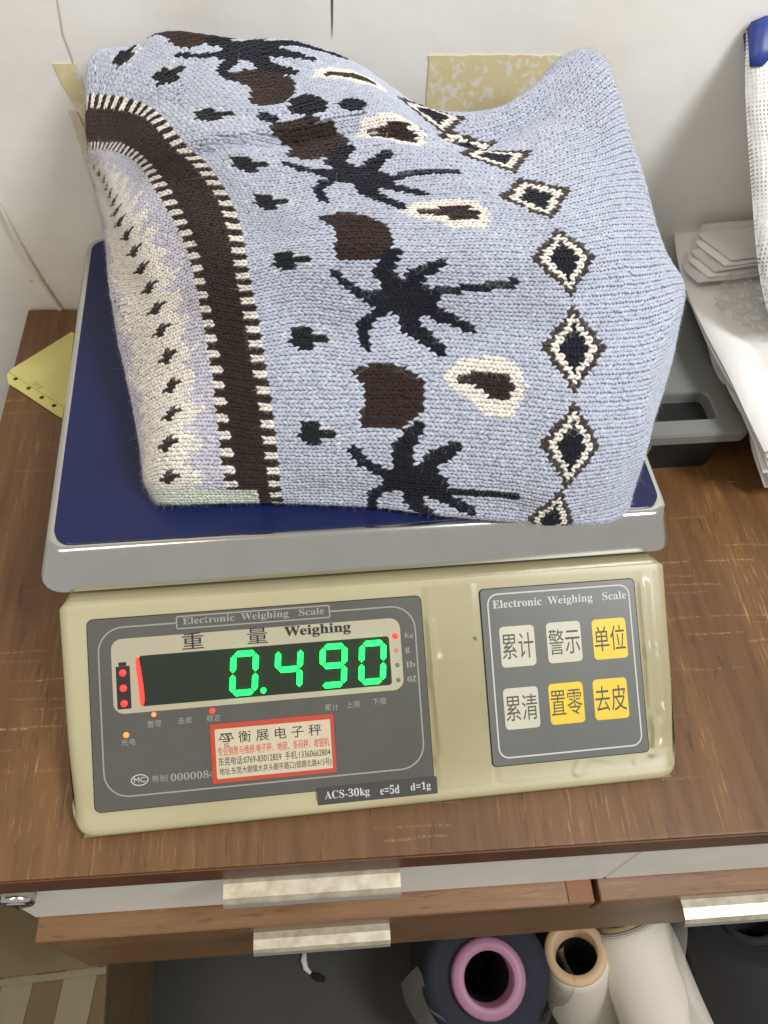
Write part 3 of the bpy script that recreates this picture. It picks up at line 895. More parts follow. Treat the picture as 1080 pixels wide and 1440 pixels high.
# close the bundle: under the front edge, down the back, in under both ends
under1 = G[:, 0] + np.array([0, 0.006, 0])
under1[:, 2] = PANZ + 0.0004
under2 = under1 + np.array([0, 0.03, -0.0003])
back1 = G[:, -1] + np.array([0, -0.002, -0.035])
back2 = G[:, -1] + np.array([0, -0.010, 0])
back2[:, 2] = PANZ + 0.001
G = np.concatenate([under2[:, None], under1[:, None], G, back1[:, None], back2[:, None]], axis=1)
KW = [-7, -2.5] + KW + [95, 122]
l1 = G[0].copy()
l1[:, 0] += 0.004
l1[:, 2] = PANZ + (l1[:, 2] - PANZ) * 0.62
l2 = G[0].copy()
l2[:, 0] += 0.016
l2[:, 2] = PANZ + 0.0006
r1 = G[-1].copy()
r1[:, 0] -= 0.006
r1[:, 2] = PANZ + (r1[:, 2] - PANZ) * 0.62
r2 = G[-1].copy()
r2[:, 0] = np.minimum(r2[:, 0] - 0.03, 0.150)
r2[:, 2] = PANZ + 0.0006
G = np.concatenate([l2[None], l1[None], G, r1[None], r2[None]], axis=0)
KU = [-80, -64] + KU + [118, 136]

STEP = 0.5
U = np.arange(KU[0], KU[-1] + 1e-6, STEP)
W = np.arange(KW[0], KW[-1] + 1e-6, STEP)
D = hermite(KU, G, U)
D = np.swapaxes(hermite(KW, np.swapaxes(D, 0, 1), W), 0, 1)      # [u, w, 3]
UU, WW = np.meshgrid(U, W, indexing='ij')


def normals(P):
    du = np.gradient(P, axis=0)
    dw = np.gradient(P, axis=1)
    nn = np.cross(du, dw)
    nn /= np.linalg.norm(nn, axis=2, keepdims=True) + 1e-12
    return nn


def smoothstep(a, b, x):
    t = np.clip((x - a) / (b - a), 0, 1)
    return t * t * (3 - 2 * t)


NN = normals(D)
# soft lumps of the folded cloth and the overlap fold that runs in from the yoke
lump = (0.9 * np.sin(UU * 0.13 + 0.8 * np.sin(WW * 0.11)) * np.sin(WW * 0.17 + 0.6) + 0.6 * np.sin(UU * 0.31 + WW * 0.12 + 1.0) * np.sin(WW * 0.36 - UU * 0.05)) * 0.0011
inner = smoothstep(-56, -44, UU) * (1 - smoothstep(96, 106, UU)) * smoothstep(1, 8, WW) * (1 - smoothstep(72, 84, WW))
fold_w = 55.5 + 1.8 * np.sin((UU + 6) * 0.07) + UU * 0.03
fold_m = smoothstep(-13, -4, UU) * (1 - smoothstep(34, 50, UU))
dist = WW - fold_w
fold = fold_m * (0.0042 * smoothstep(-0.2, 1.6, dist) * np.exp(-np.clip(dist, 0, None) / 7.0) - 0.0030 * np.exp(-(dist / 1.3) ** 2))
val = -0.0075 * np.exp(-((WW - 61 - (UU - 60) * 0.05) / 3.0) ** 2) * smoothstep(44, 56, UU) * (1 - smoothstep(70, 90, UU))
D = D + NN * ((lump * inner) + fold + val)[..., None]
D[..., 2] = np.maximum(D[..., 2], PANZ + 0.0003)
NN = normals(D)
ctr = np.array([0.02, 0.10, 0.10])
if np.mean(np.sum(NN * (D - ctr), axis=2)) < 0:
    NN = -NN


def samp(A, u, w):
    fu = np.clip((u - U[0]) / STEP, 0, len(U) - 1.001)
    fw = np.clip((w - W[0]) / STEP, 0, len(W) - 1.001)
    i, j = fu.astype(int), fw.astype(int)
    a, b = (fu - i)[..., None], (fw - j)[..., None]
    return (A[i, j] * (1 - a) * (1 - b) + A[i + 1, j] * a * (1 - b) + A[i, j + 1] * (1 - a) * b + A[i + 1, j + 1] * a * b)


# ---- colour chart: every stitch (row, wale) gets a yarn
def C3(r, g, b):
    return np.array(lin(r, g, b)[:3])


YARN = {'blue': C3(180, 187, 204), 'lavender': C3(199, 196, 209), 'cream': C3(232, 227, 218), 'navy': C3(17, 19, 34), 'brown': C3(50, 35, 31),
        'outline': C3(66, 55, 50), 'black': C3(24, 27, 31), 'mint': C3(203, 214, 200), 'pearl': C3(208, 209, 216)}


def inpoly(px, py, poly):
    c = np.zeros(px.shape, bool)
    k = len(poly)
    for i in range(k):
        x0, y0 = poly[i]
        x1, y1 = poly[(i + 1) % k]
        cond = ((y0 > py) != (y1 > py)) & (px < (x1 - x0) * (py - y0) / (y1 - y0 + 1e-9) + x0)
        c ^= cond
    return c


def stroke(px, py, pts, w0, w1):
    best = np.zeros(px.shape, bool)
    k = len(pts) - 1
    for i in range(k):
        (x0, y0), (x1, y1) = pts[i], pts[i + 1]
        L2 = (x1 - x0) ** 2 + (y1 - y0) ** 2
        t = np.clip(((px - x0) * (x1 - x0) + (py - y0) * (y1 - y0)) / L2, 0, 1)
        d = np.hypot(px - x0 - t * (x1 - x0), py - y0 - t * (y1 - y0))
        best |= d < (w0 + (w1 - w0) * (i + t) / k) / 2
    return best


gu, gw = np.meshgrid(np.arange(-70, 124), np.arange(-2, 92, 0.5), indexing='ij')
gu, gw = gu.ravel().astype(float), gw.ravel().astype(float)
# wales sit on whole numbers; where the cloth is wide, an extra wale fits in between
pitch = np.linalg.norm(samp(D, gu, gw + 0.5) - samp(D, gu, gw - 0.5), axis=1)
wide = pitch > 0.0051
whole = np.abs(gw - np.round(gw)) < 0.01
use = whole | wide
gu, gw, hwid = gu[use], gw[use], np.where(wide[use], 0.5, 1.0)
# two legs to a stitch, each with its own place in the chart
leg_s = np.concatenate([-np.ones(len(gu)), np.ones(len(gu))])
su = np.concatenate([gu, gu])
st_w = np.concatenate([gw, gw])
hwid = np.concatenate([hwid, hwid])
sw = st_w + leg_s * 0.24 * hwid
yarn = np.full(su.shape, 'blue', dtype=object)
part = np.full(su.shape, -1, int)            # which motif a stitch belongs to
motifs = []
RU, RW = 6.5, 12.0                            # chart units: a stitch is about twice as wide as high

yarn[su < -22 + RNG.normal(0, 1.5, su.shape)] = 'lavender'


def put(mask, col, idx=None):
    yarn[mask] = col
    if idx is not None:
        part[mask] = idx


def new_motif(name):
    motifs.append(name)
    return len(motifs) - 1


# cream zone of the yoke with small brown lozenges and scalloped edges
ph = 2 * math.pi * (sw - 1.0) / 4.0
rag = RNG.normal(0, 1.1, su.shape)
put((su > -49 + 2.0 * np.cos(ph / 2) + rag) & (su < -28.5 + 2.0 * np.cos(ph) + rag), 'cream')
put((su > -56) & (su < -46) & ((np.floor(st_w) + np.floor(su / 2)) % 3 == 0), 'lavender')
for k in range(22):
    w0 = 5 + 4 * k
    if w0 > 80:
        break
    i = new_motif("lozenge_motif")
    put(np.abs(su + 36) / 3.8 + np.abs(sw - w0 - 0.12 * (su + 36)) / 0.9 < 1, 'brown', i)
# toothed brown band
i = new_motif("toothed_band")
put((su >= -19) & (su <= -12), 'brown', i)
odd = (np.round(st_w).astype(int) % 2 == 0)
for a, b in ((-22, -20), (-11, -9)):
    z = (su >= a) & (su <= b)
    put(z & odd, 'cream', i)
    put(z & ~odd, 'brown', i)
# buds
BUD = [(-25, 2), (-14, -3), (-14, -15), (10, -17), (12, -7), (29, -7), (29, 4), (12, 6), (9, 16), (-11, 16), (-14, 7)]
for w0 in (11, 22, 33, 45, 52, 62, 71, 79):
    i = new_motif("bud_motif")
    px, py = su * RU, -(sw - w0) * RW
    halo = (np.abs(px - 4) < 42) & (np.abs(py) < 26) & ((np.abs(px - 4) / 46 + np.abs(py) / 40) < 1)
    put(halo & (RNG.random(su.shape) < 0.22), 'pearl')
    put(inpoly(px, py, BUD), 'black', i)
HEART = [(-41, -38), (-30, -43), (-8, -47), (10, -45), (26, -38), (38, -25), (45, -8), (45, 8), (39, 24), (28, 37), (12, 46), (-8, 49), (-26, 48), (-38, 44), (-36, 28), (-29, 10), (-26, 0), (-30, -12), (-38, -24)]
for u0, w0, k_ in ((15, 15.5, 1), (15, 37, 1), (15.5, 57, 0.95), (15, 66.5, 0.68), (13.5, 75.5, 0.6)):
    i = new_motif("heart_motif")
    put(inpoly((su - u0) * RU * (1 if k_ > 0.9 else 1.1), -(sw - w0) * RW / k_, HEART), 'brown', i)
FRONDS = [([(-20, -4), (-50, -12), (-68, -24), (-82, -46)], 19, 13), ([(-10, -14), (-20, -50), (-12, -62), (2, -84)], 31, 18),
          ([(8, -16), (25, -42), (60, -62)], 31, 16), ([(20, 14), (42, 32), (80, 52)], 31, 15), ([(-2, 20), (0, 50), (14, 66), (32, 88)], 30, 18),
          ([(-25, 8), (-46, 24), (-60, 42), (-58, 78)], 19, 13)]
for u0, w0, k_ in ((20, 5.2, 1), (20.5, 27.5, 1), (20.5, 49, 0.92), (18.5, 71, 0.52)):
    i = new_motif("palm_motif")
    px, py = (su - u0) * RU * 1.04, -(sw - w0) * RW / k_ * 1.07
    m_ = (px / 46) ** 2 + (py / 25) ** 2 < 1
    for pts, a, b in FRONDS:
        m_ |= stroke(px, py, pts, a, b)
    m_ |= (px > 0) & (px < 156) & (np.abs(sw - (w0 + {5.2: -1.0, 27.5: 0.2}.get(w0, 0.0) + {27.5: 0.095, 49: 0.03}.get(w0, 0.0) * (su - u0))) < 0.52)
    put(m_, 'navy', i)
for u0, w0, a_, b_ in ((19.5, 62.3, 4.2, 1.7), (29, 61.0, 3.2, 1.1), (10.5, 61.5, 2.2, 1.0)):
    i = new_motif("palm_motif")
    put(((su - u0) / a_) ** 2 + ((sw - w0) / b_) ** 2 < 1, 'navy', i)
TEAR = [(-67, -4), (-37, -33), (20, -43), (47, -30), (58, -4), (50, 19), (40, 41), (-2, 42), (-19, 22), (-47, 10)]
TEARIN = [(-41, -13), (18, -20), (36, -18), (33, -8), (48, 0), (35, 8), (38, 20), (2, 20), (-2, 9), (-18, 9), (-22, 0), (-41, 0)]
for u0, w0, k_ in ((35.2, 17.0, 1), (34.8, 41, 0.9), (34.5, 57.2, 0.62), (36, 66, 0.55)):
    i = new_motif("teardrop_motif")
    px, py = (su - u0) * RU, -(sw - w0) * RW / k_
    put(inpoly(px, py, TEAR), 'cream', i)
    put(inpoly(px, py, TEARIN), 'brown', i)
for u0, w0, k_ in ((54, 1, 1), (55, 11, 1), (55, 22, 1), (55, 33, 1), (55, 44.5, 0.92), (55, 54, 0.78), (57, 61.5, 0.6), (55, 66.5, 0.62)):
    i = new_motif("diamond_motif")
    a, b = np.abs(su - u0), np.abs(sw - w0) / k_
    put(a / 7.9 + b / 4.95 < 1, 'outline', i)
    put(a / 6.1 + b / 3.95 < 1, 'cream', i)
    put(a / 3.9 + b / 2.8 < 1, 'navy', i)
# paler reverse side showing at the turned corner of the yoke
put((sw < 3.0) & (su < -14) & (su > -50), 'mint')
part[(sw < 3.0) & (su < -14)] = -1

scol = np.array([YARN[y] for y in yarn])
dark = np.array([y in ('navy', 'brown', 'black', 'outline') for y in yarn])
hea = RNG.normal(0, 1, su.shape)
scol = np.clip(scol * (1 + np.where(dark, 0.10, 0.055) * hea)[:, None], 0, 1)
isblue = np.array([y == 'blue' for y in yarn])
tint = RNG.random(su.shape)
scol[isblue] = scol[isblue] * (1 - 0.30 * tint[isblue][:, None] ** 2) + np.array([0.70, 0.73, 0.80]) * (0.30 * tint[isblue][:, None] ** 2)


def yarn_material(name, sheen=0.12):
    m = bpy.data.materials.new(name)
    m.use_nodes = True
    nt = m.node_tree
    b = nt.nodes["Principled BSDF"]
    b.inputs["Roughness"].default_value = 0.95
    b.inputs["Specular IOR Level"].default_value = 0.12
    b.inputs["Subsurface Weight"].default_value = 0.35
    b.inputs["Subsurface Radius"].default_value = (1.0, 1.0, 1.0)
    b.inputs["Subsurface Scale"].default_value = 0.0012
    b.inputs["Sheen Weight"].default_value = sheen
    b.inputs["Sheen Roughness"].default_value = 0.6
    at = N(nt, "ShaderNodeAttribute", attribute_name="yarn")
    tc = N(nt, "ShaderNodeTexCoord")
    n1 = N(nt, "ShaderNodeTexNoise")
    n1.inputs["Scale"].default_value = 900
    n1.inputs["Detail"].default_value = 3
    nt.links.new(tc.outputs["Object"], n1.inputs["Vector"])
    f = math_node(nt, 'ADD', math_node(nt, 'MULTIPLY', n1.outputs[0], 0.36), 0.82)
    vm = N(nt, "ShaderNodeVectorMath", operation='SCALE')
    nt.links.new(at.outputs["Color"], vm.inputs[0])
    nt.links.new(f, vm.inputs["Scale"])
    nt.links.new(vm.outputs[0], b.inputs["Base Color"])
    bp = N(nt, "ShaderNodeBump")
    bp.inputs["Strength"].default_value = 0.5
    bp.inputs["Distance"].default_value = 0.0004
    nt.links.new(n1.outputs[0], bp.inputs["Height"])
    nt.links.new(bp.outputs[0], b.inputs["Normal"])
    return m


M_YARN = yarn_material("wool_yarn")
sweater = empty("folded_sweater", (0.02, 0.10, PANZ))
tag(sweater, "folded pale blue knitted sweater with palm, heart and diamond motifs, lying on the scale pan", "sweater")


def colour_mesh(name, V, F, colv, parent):
    me = bpy.data.meshes.new(name)
    V = np.asarray(V, np.float32) - np.array(sweater.location, np.float32)
    F = np.asarray(F, np.int32)
    me.vertices.add(len(V))
    me.vertices.foreach_set("co", V.ravel())
    me.loops.add(F.size)
    me.loops.foreach_set("vertex_index", F.ravel())
    me.polygons.add(len(F))
    me.polygons.foreach_set("loop_start", np.arange(0, F.size, F.shape[1], dtype=np.int32))
    me.polygons.foreach_set("use_smooth", np.ones(len(F), bool))
    me.update()
    me.validate()
    ca = me.attributes.new("yarn", 'FLOAT_COLOR', 'POINT')
    ca.data.foreach_set("color", np.concatenate([colv, np.ones((len(colv), 1))], axis=1).astype(np.float32).ravel())
    return link(name, me, M_YARN, parent)


# cloth under the stitches
iu = np.arange(0, len(U), 2)
iw = np.arange(0, len(W), 2)
B = D[np.ix_(iu, iw)] - NN[np.ix_(iu, iw)] * 0.0004
nu_, nw_ = len(iu), len(iw)
idx = np.arange(nu_ * nw_).reshape(nu_, nw_)
FQ = np.stack([idx[:-1, :-1], idx[1:, :-1], idx[1:, 1:], idx[:-1, 1:]], axis=-1).reshape(-1, 4)
bu, bw = UU[np.ix_(iu, iw)].ravel(), WW[np.ix_(iu, iw)].ravel()
cmap = {(int(a), int(round(2 * b))): c for a, b, c in zip(su, sw, scol)}


def yarn_at(a, b):
    k = (int(round(a)), int(round(2 * b)))
    return cmap.get(k, cmap.get((k[0], k[1] + 1), cmap.get((k[0], k[1] - 1), YARN['blue'])))


bc = np.array([yarn_at(a, b) for a, b in zip(bu, bw)])
cloth = colour_mesh("cloth", B.reshape(-1, 3), FQ, bc, sweater)

# stitches: two plump legs each, leaning together into a V
keep = (su > -66) & (su < 120) & (sw > -2) & (sw < 90)
TT = np.array([0.0, 0.22, 0.55, 0.85, 1.0])
RAD = np.array([0.30, 0.88, 1.0, 0.86, 0.30])
NS = 5
ang = np.arange(NS) * 2 * math.pi / NS


def stitch_geometry(sel):
    u, w, sgn, hw_ = su[sel], st_w[sel], leg_s[sel][:, None], hwid[sel][:, None]
    k = len(u)
    jit = RNG.normal(0, 1, (k, 6))
    lu = u[:, None] + 0.80 - 1.45 * TT[None] + 0.08 * jit[:, :1]
    lw = w[:, None] + hw_ * (sgn * (0.05 + 0.39 * TT[None] ** 0.85) + 0.04 * jit[:, 1:2])
    Pc = samp(D, lu, lw)
    Nc = samp(NN, lu, lw)
    Nc /= np.linalg.norm(Nc, axis=2, keepdims=True) + 1e-9
    T = np.gradient(Pc, axis=1)
    T /= np.linalg.norm(T, axis=2, keepdims=True) + 1e-9
    S = np.cross(Nc, T)
    S /= np.linalg.norm(S, axis=2, keepdims=True) + 1e-9
    wl = np.linalg.norm(samp(D, u, w + 0.5) - samp(D, u, w - 0.5), axis=1) * hw_[:, 0]        # local wale width
    r = np.clip(wl * 0.235, 0.0003, 0.00102) * (1 + 0.10 * jit[:, 2])
    Pc = Pc + Nc * (r[:, None] * (0.32 * np.sin(math.pi * TT)[None] + 0.05 + 0.08 * jit[:, 3:4]))[..., None]
    rr = r[:, None] * RAD[None]
    ring_ = (Pc[:, :, None] + S[:, :, None] * (np.cos(ang)[None, None, :, None] * rr[:, :, None, None])
             + Nc[:, :, None] * (np.sin(ang)[None, None, :, None] * rr[:, :, None, None] * 0.72))
    nt_ = len(TT)
    ix = (np.arange(k)[:, None, None] * nt_ * NS + np.arange(nt_)[None, :, None] * NS + np.arange(NS)[None, None, :])
    a, b = ix[:, :-1], ix[:, 1:]
    Fs = np.stack([a, np.roll(a, -1, 2), np.roll(b, -1, 2), b], axis=-1).reshape(-1, 4)
    return ring_.reshape(-1, 3), Fs, np.repeat(scol[sel], nt_ * NS, axis=0)


ground = keep & (part < 0)
V, F, Cc = stitch_geometry(np.where(ground)[0])
g_ = colour_mesh("knit_stitches", V, F, Cc, sweater)
tag(g_, kind="stuff")
for i, nm in enumerate(motifs):
    sel = np.where(keep & (part == i))[0]
    if len(sel) < 2:
        continue
    V, F, Cc = stitch_geometry(sel)
    colour_mesh(nm, V, F, Cc, sweater)

# wool fuzz: fine loose fibres standing off the surface
NF = 230000
fu = RNG.uniform(-62, 116, NF)
fw = RNG.uniform(-1, 88, NF)
p0 = samp(D, fu, fw)
n0 = samp(NN, fu, fw)
n0 /= np.linalg.norm(n0, axis=1, keepdims=True)
rd = RNG.normal(0, 1, (NF, 3))
rd -= n0 * np.sum(rd * n0, axis=1, keepdims=True)
rd /= np.linalg.norm(rd, axis=1, keepdims=True)
ln = RNG.gamma(2.2, 0.00052, NF) * np.where(RNG.random(NF) < 0.05, 2.0, 1.0)
lift = RNG.uniform(0.2, 1.0, NF)
rd2 = RNG.normal(0, 1, (NF, 3))
pts = np.stack([p0 + n0 * (0.0007 + ln * lift * (t - 0.35 * t * t))[:, None] + rd * (ln * t)[:, None] + rd2 * (ln * 0.25 * t * t)[:, None] for t in (0, 0.5, 1.0)], 1)
tg = np.gradient(pts, axis=1)
tg /= np.linalg.norm(tg, axis=2, keepdims=True) + 1e-9
s1 = np.cross(tg, n0[:, None] + 0.3 * rd2[:, None])
s1 /= np.linalg.norm(s1, axis=2, keepdims=True) + 1e-9
rr = np.array([0.000026, 0.000023, 0.00001])[None, :, None]
V = np.stack([pts - s1 * rr, pts + s1 * rr], 2).reshape(-1, 3)
ix = (np.arange(NF)[:, None, None] * 6 + np.arange(3)[None, :, None] * 2 + np.arange(2)[None, None, :])
F = np.stack([ix[:, :-1, 0], ix[:, :-1, 1], ix[:, 1:, 1], ix[:, 1:, 0]], axis=-1).reshape(-1, 4)
fc = np.array([yarn_at(x, y) for x, y in zip(fu, fw)])
pale = (fc.sum(axis=1) > 0.6)[:, None]
fc = np.where(pale, fc * 0.75 + np.array([0.72, 0.73, 0.76]) * 0.25, fc * 1.0 + 0.012)
fz = colour_mesh("wool_fuzz", V, F, np.repeat(fc, 6, axis=0), sweater)
tag(fz, kind="stuff")

# ------------------------------------------------------------------ things around the scale
# yellow punched card under the left side of the scale
def flat_with_holes(name, outer, holes, z, th, m, parent=None):
    cu = bpy.data.curves.new(name, 'CURVE')
    cu.dimensions = '2D'
    cu.fill_mode = 'BOTH'
    cu.extrude = th / 2
    for poly in [outer] + holes:
        sp = cu.splines.new('POLY')
        sp.points.add(len(poly) - 1)
        for q, (x, y) in zip(sp.points, poly):
            q.co = (x, y, 0, 1)
        sp.use_cyclic_u = True
    tmp = bpy.data.objects.new(name, cu)
    COL.objects.link(tmp)
    dg = bpy.context.evaluated_depsgraph_get()
    me = bpy.data.meshes.new_from_object(tmp.evaluated_get(dg))
    bpy.data.objects.remove(tmp, do_unlink=True)
    for v in me.vertices:
        v.co.z += z
    me.materials.clear()
    return link(name, me, m, parent)


M_CARD = mat("yellow_card", lin(206, 198, 124), 0.7, mottle=0.08, mscale=60)
outer = [(-0.2395, 0.2020), (-0.2400, 0.2060), (-0.2378, 0.2110), (-0.1990, 0.2480), (-0.1300, 0.2100), (-0.1450, 0.1250), (-0.2010, 0.1640), (-0.2300, 0.1900), (-0.2375, 0.1962)]
holes = []
for cx, cy in ((-0.2335, 0.2010), (-0.2232, 0.1912), (-0.2130, 0.1816), (-0.2036, 0.1732), (-0.194, 0.164)):
    holes.append([(cx + 0.0017 * math.cos(2 * math.pi * k / 14), cy + 0.0017 * math.sin(2 * math.pi * k / 14)) for k in range(14)])
card = flat_with_holes("punched_card", outer, holes, 0.0012, 0.0008, M_CARD)
tag(card, "yellow card with a row of punched holes, tucked under the scale's left edge", "card")
M_FOLDL = mat("card_crease", lin(168, 158, 92), 0.7)
pydata("crease", [(-0.2392, 0.2075, 0.0018), (-0.2388, 0.2078, 0.0018), (-0.1950, 0.1700, 0.0018), (-0.1954, 0.1697, 0.0018)], [(0, 1, 2, 3)], M_FOLDL, card)
text("printed_characters", "1213", 0, 9, 0, 3.4, 0, M_PRINTD, card, put=lambda s, t, h: Vector((-0.2222 + 0.00072 * s + 0.0007 * t, 0.1958 - 0.00066 * s + 0.0006 * t, 0.0018)))

# grey machine behind the right end of the scale
M_GREY = mat("grey_plastic", lin(122, 124, 120), 0.42, mottle=0.1, mscale=12, bump=0.03, bscale=300)
M_BLK = mat("black_plastic", lin(22, 22, 22), 0.45)
dev = empty("desk_machine", (0.23, 0.16, 0))
tag(dev, "grey plastic machine with a dark rounded recess and black base, behind the scale's right end", "machine")


def rb(name, x0, x1, y0, y1, r, z0, z1, m, parent, bev=0.002):
    rg = [[(x - parent_loc[0], y - parent_loc[1], z - parent_loc[2]) for x, y in rrect(x0 + o, x1 - o, y0 + o, y1 - o, max(r - o, 0.0005), 6)] for o, z in ((0, z0), (0, z1 - bev), (bev * 0.3, z1 - bev * 0.3), (bev, z1))]
    return loft(name, rg, m, parent, True, True)


parent_loc = (0.23, 0.16, 0)
rb("base", 0.194, 0.2585, 0.0885, 0.245, 0.008, 0.0, 0.0365, M_BLK, dev)
# top shell: ring of faces round the recess
ox = rrect(0.190, 0.2685, 0.0800, 0.2520, 0.0095, 6)
ix_ = rrect(0.1985, 0.2475, 0.0935, 0.1175, 0.0050, 6)
L_ = lambda q, z: [(x - 0.23, y - 0.16, z) for x, y in q]
off = lambda q, d, cx, cy: [(cx + (x - cx) * d, cy + (y - cy) * d) for x, y in q]
rings = [L_(ox, 0.0370), L_(ox, 0.0440), L_(off(ox, 0.988, 0.229, 0.166), 0.0460), L_(off(ix_, 1.06, 0.223, 0.1055), 0.0460), L_(ix_, 0.0445), L_(off(ix_, 0.93, 0.223, 0.1065), 0.0300)]
loft("shell", rings, M_GREY, dev, True, False)
rb("recess_floor", 0.2002, 0.2458, 0.0955, 0.1162, 0.004, 0.0372, 0.0378, M_BLK, dev, 0.0004)
rb("front_ledge", 0.1905, 0.2010, 0.0808, 0.0875, 0.002, 0.020, 0.0366, M_GREY, dev, 0.001)

# fanned stack of white plastic-wrapped sheets on the machine, and the woven bag above them
M_SHEET = mat("white_sheet", lin(240, 239, 236), 0.3, mottle=0.08, mscale=30, bump=0.9, bscale=45)
M_SHEETG = mat("grey_sheet", lin(222, 219, 216), 0.35, mottle=0.10, mscale=30, bump=0.9, bscale=45)


def sheet(edge, span, rise, label, m, th=0.0012, wav=0.0012, seed=0):
    rnd = random.Random(seed)
    ne = 28
    xs = list(range(len(edge)))
    E_ = hermite(xs, np.array(edge), np.linspace(0, len(edge) - 1, ne))
    nc = 16
    V_, F_ = [], []
    p1, p2 = rnd.uniform(0, 6), rnd.uniform(0, 6)
    for i in range(ne):
        for j in range(nc):
            a = j / (nc - 1)
            q = E_[i] + np.array(span) * a
            q[2] += rise * a + wav * math.sin(i * 0.5 + p1 + a * 5) * math.sin(a * 7 + p2) * min(1, a * 3)
            V_.append(tuple(q))
    for i in range(ne - 1):
        for j in range(nc - 1):
            k = i * nc + j
            F_.append((k, k + 1, k + nc + 1, k + nc))
    o = pydata("wrapped_sheet", V_, F_, m, None, True)
    sd = o.modifiers.new("thickness", 'SOLIDIFY')
    sd.thickness = th
    sd.offset = -1
    tag(o, label, "sheet", "white sheets stacked on the machine")
    return o


ORD = ["lowest", "second lowest", "third lowest", "fourth lowest", "fifth lowest", "sixth lowest"]
base_e = [(0.2760, 0.262, 0.0490), (0.2660, 0.225, 0.0495), (0.2610, 0.178, 0.0490), (0.2620, 0.135, 0.0470), (0.2680, 0.100, 0.0400), (0.2750, 0.075, 0.0280), (0.2820, 0.056, 0.0140)]
top_e = [(0.2640, 0.262, 0.0700), (0.2560, 0.228, 0.0720), (0.2490, 0.186, 0.0740), (0.2470, 0.145, 0.0740), (0.2490, 0.108, 0.0715), (0.2540, 0.074, 0.0665), (0.2570, 0.050, 0.0615)]
for k in range(6):
    f = (0, 0.10, 0.46, 0.55, 0.86, 1.0)[k]
    rnd = random.Random(40 + k)
    e_ = []
    for i_, (p_, q_) in enumerate(zip(base_e, top_e)):
        j_ = [rnd.uniform(-1, 1) * 0.0030, 0, rnd.uniform(-1, 1) * 0.0011]
        e_.append(tuple(p_[m_i] * (1 - f) + q_[m_i] * f + j_[m_i] for m_i in range(3)))
    sheet(e_, (0.30, 0.02, 0), 0.012, ORD[k] + " long white sheet in the stack on the grey machine, at right", M_SHEETG if k in (0, 3) else M_SHEET, 0.0009, 0.0034, seed=k)
FAN = ["leftmost", "second from left", "third from left", "fourth from left", "rightmost"]
for k in range(5):
    dx, dy, dz = 0.0042 * k + 0.001 * (k % 2), 0.0068 * k, 0.0024 * k
    sheet([(0.2560 + dx, 0.226 + dy * 0.7, 0.0770 + dz), (0.2505 + dx, 0.214 + dy * 0.8, 0.0785 + dz), (0.2475 + dx, 0.203 + dy * 0.9, 0.0800 + dz), (0.2530 + dx * 1.5, 0.190 + dy * 0.4, 0.0795 + dz)], (0.15, 0.012, 0), 0.006,
          "short folded sheet end fanned at the back of the stack, " + FAN[k], M_SHEETG if k % 2 == 0 else M_SHEET, 0.0008, 0.0024, seed=20 + k)


def mesh_bag_material():
    m = bpy.data.materials.new("woven_mesh")
    m.use_nodes = True
    nt = m.node_tree
    b = nt.nodes["Principled BSDF"]
    b.inputs["Roughness"].default_value = 0.22
    uv = N(nt, "ShaderNodeAttribute", attribute_name="weave")
    sx = N(nt, "ShaderNodeSeparateXYZ")
    nt.links.new(uv.outputs["Vector"], sx.inputs[0])
    tc = N(nt, "ShaderNodeTexCoord")
    nz = N(nt, "ShaderNodeTexNoise")
    nz.inputs["Scale"].default_value = 45
    nz.inputs["Detail"].default_value = 4
    nt.links.new(tc.outputs["Object"], nz.inputs["Vector"])
    wob = math_node(nt, 'MULTIPLY', nz.outputs[0], 0.0036)
    fx = math_node(nt, 'FRACT', math_node(nt, 'MULTIPLY', math_node(nt, 'ADD', sx.outputs[0], wob), 1 / 0.0021))
    fy = math_node(nt, 'FRACT', math_node(nt, 'MULTIPLY', math_node(nt, 'SUBTRACT', sx.outputs[1], wob), 1 / 0.0025))
    hole = math_node(nt, 'MULTIPLY', math_node(nt, 'GREATER_THAN', fx, 0.52), math_node(nt, 'GREATER_THAN', fy, 0.45))
    mx = N(nt, "ShaderNodeMix", data_type='RGBA')
    mx.inputs[6].default_value = lin(226, 226, 224)
    mx.inputs[7].default_value = lin(150, 146, 142)
    vis = N(nt, "ShaderNodeMapRange")
    vis.inputs[1].default_value, vis.inputs[2].default_value = 0.38, 0.60
    vis.inputs[3].default_value = 0.15
    nt.links.new(nz.outputs[0], vis.inputs[0])
    nt.links.new(math_node(nt, 'MULTIPLY', hole, vis.outputs[0]), mx.inputs[0])
    nt.links.new(mx.outputs[2], b.inputs["Base Color"])
    bp = N(nt, "ShaderNodeBump")
    bp.inputs["Strength"].default_value = 0.8
    bp.inputs["Distance"].default_value = 0.004
    nt.links.new(nz.outputs[0], bp.inputs["Height"])
    nt.links.new(bp.outputs[0], b.inputs["Normal"])
    return m


bag = empty("woven_bag", (0.33, 0.2, 0.10))
tag(bag, "white woven plastic mesh bag with a blue top binding, leaning on the wall at right", "bag")
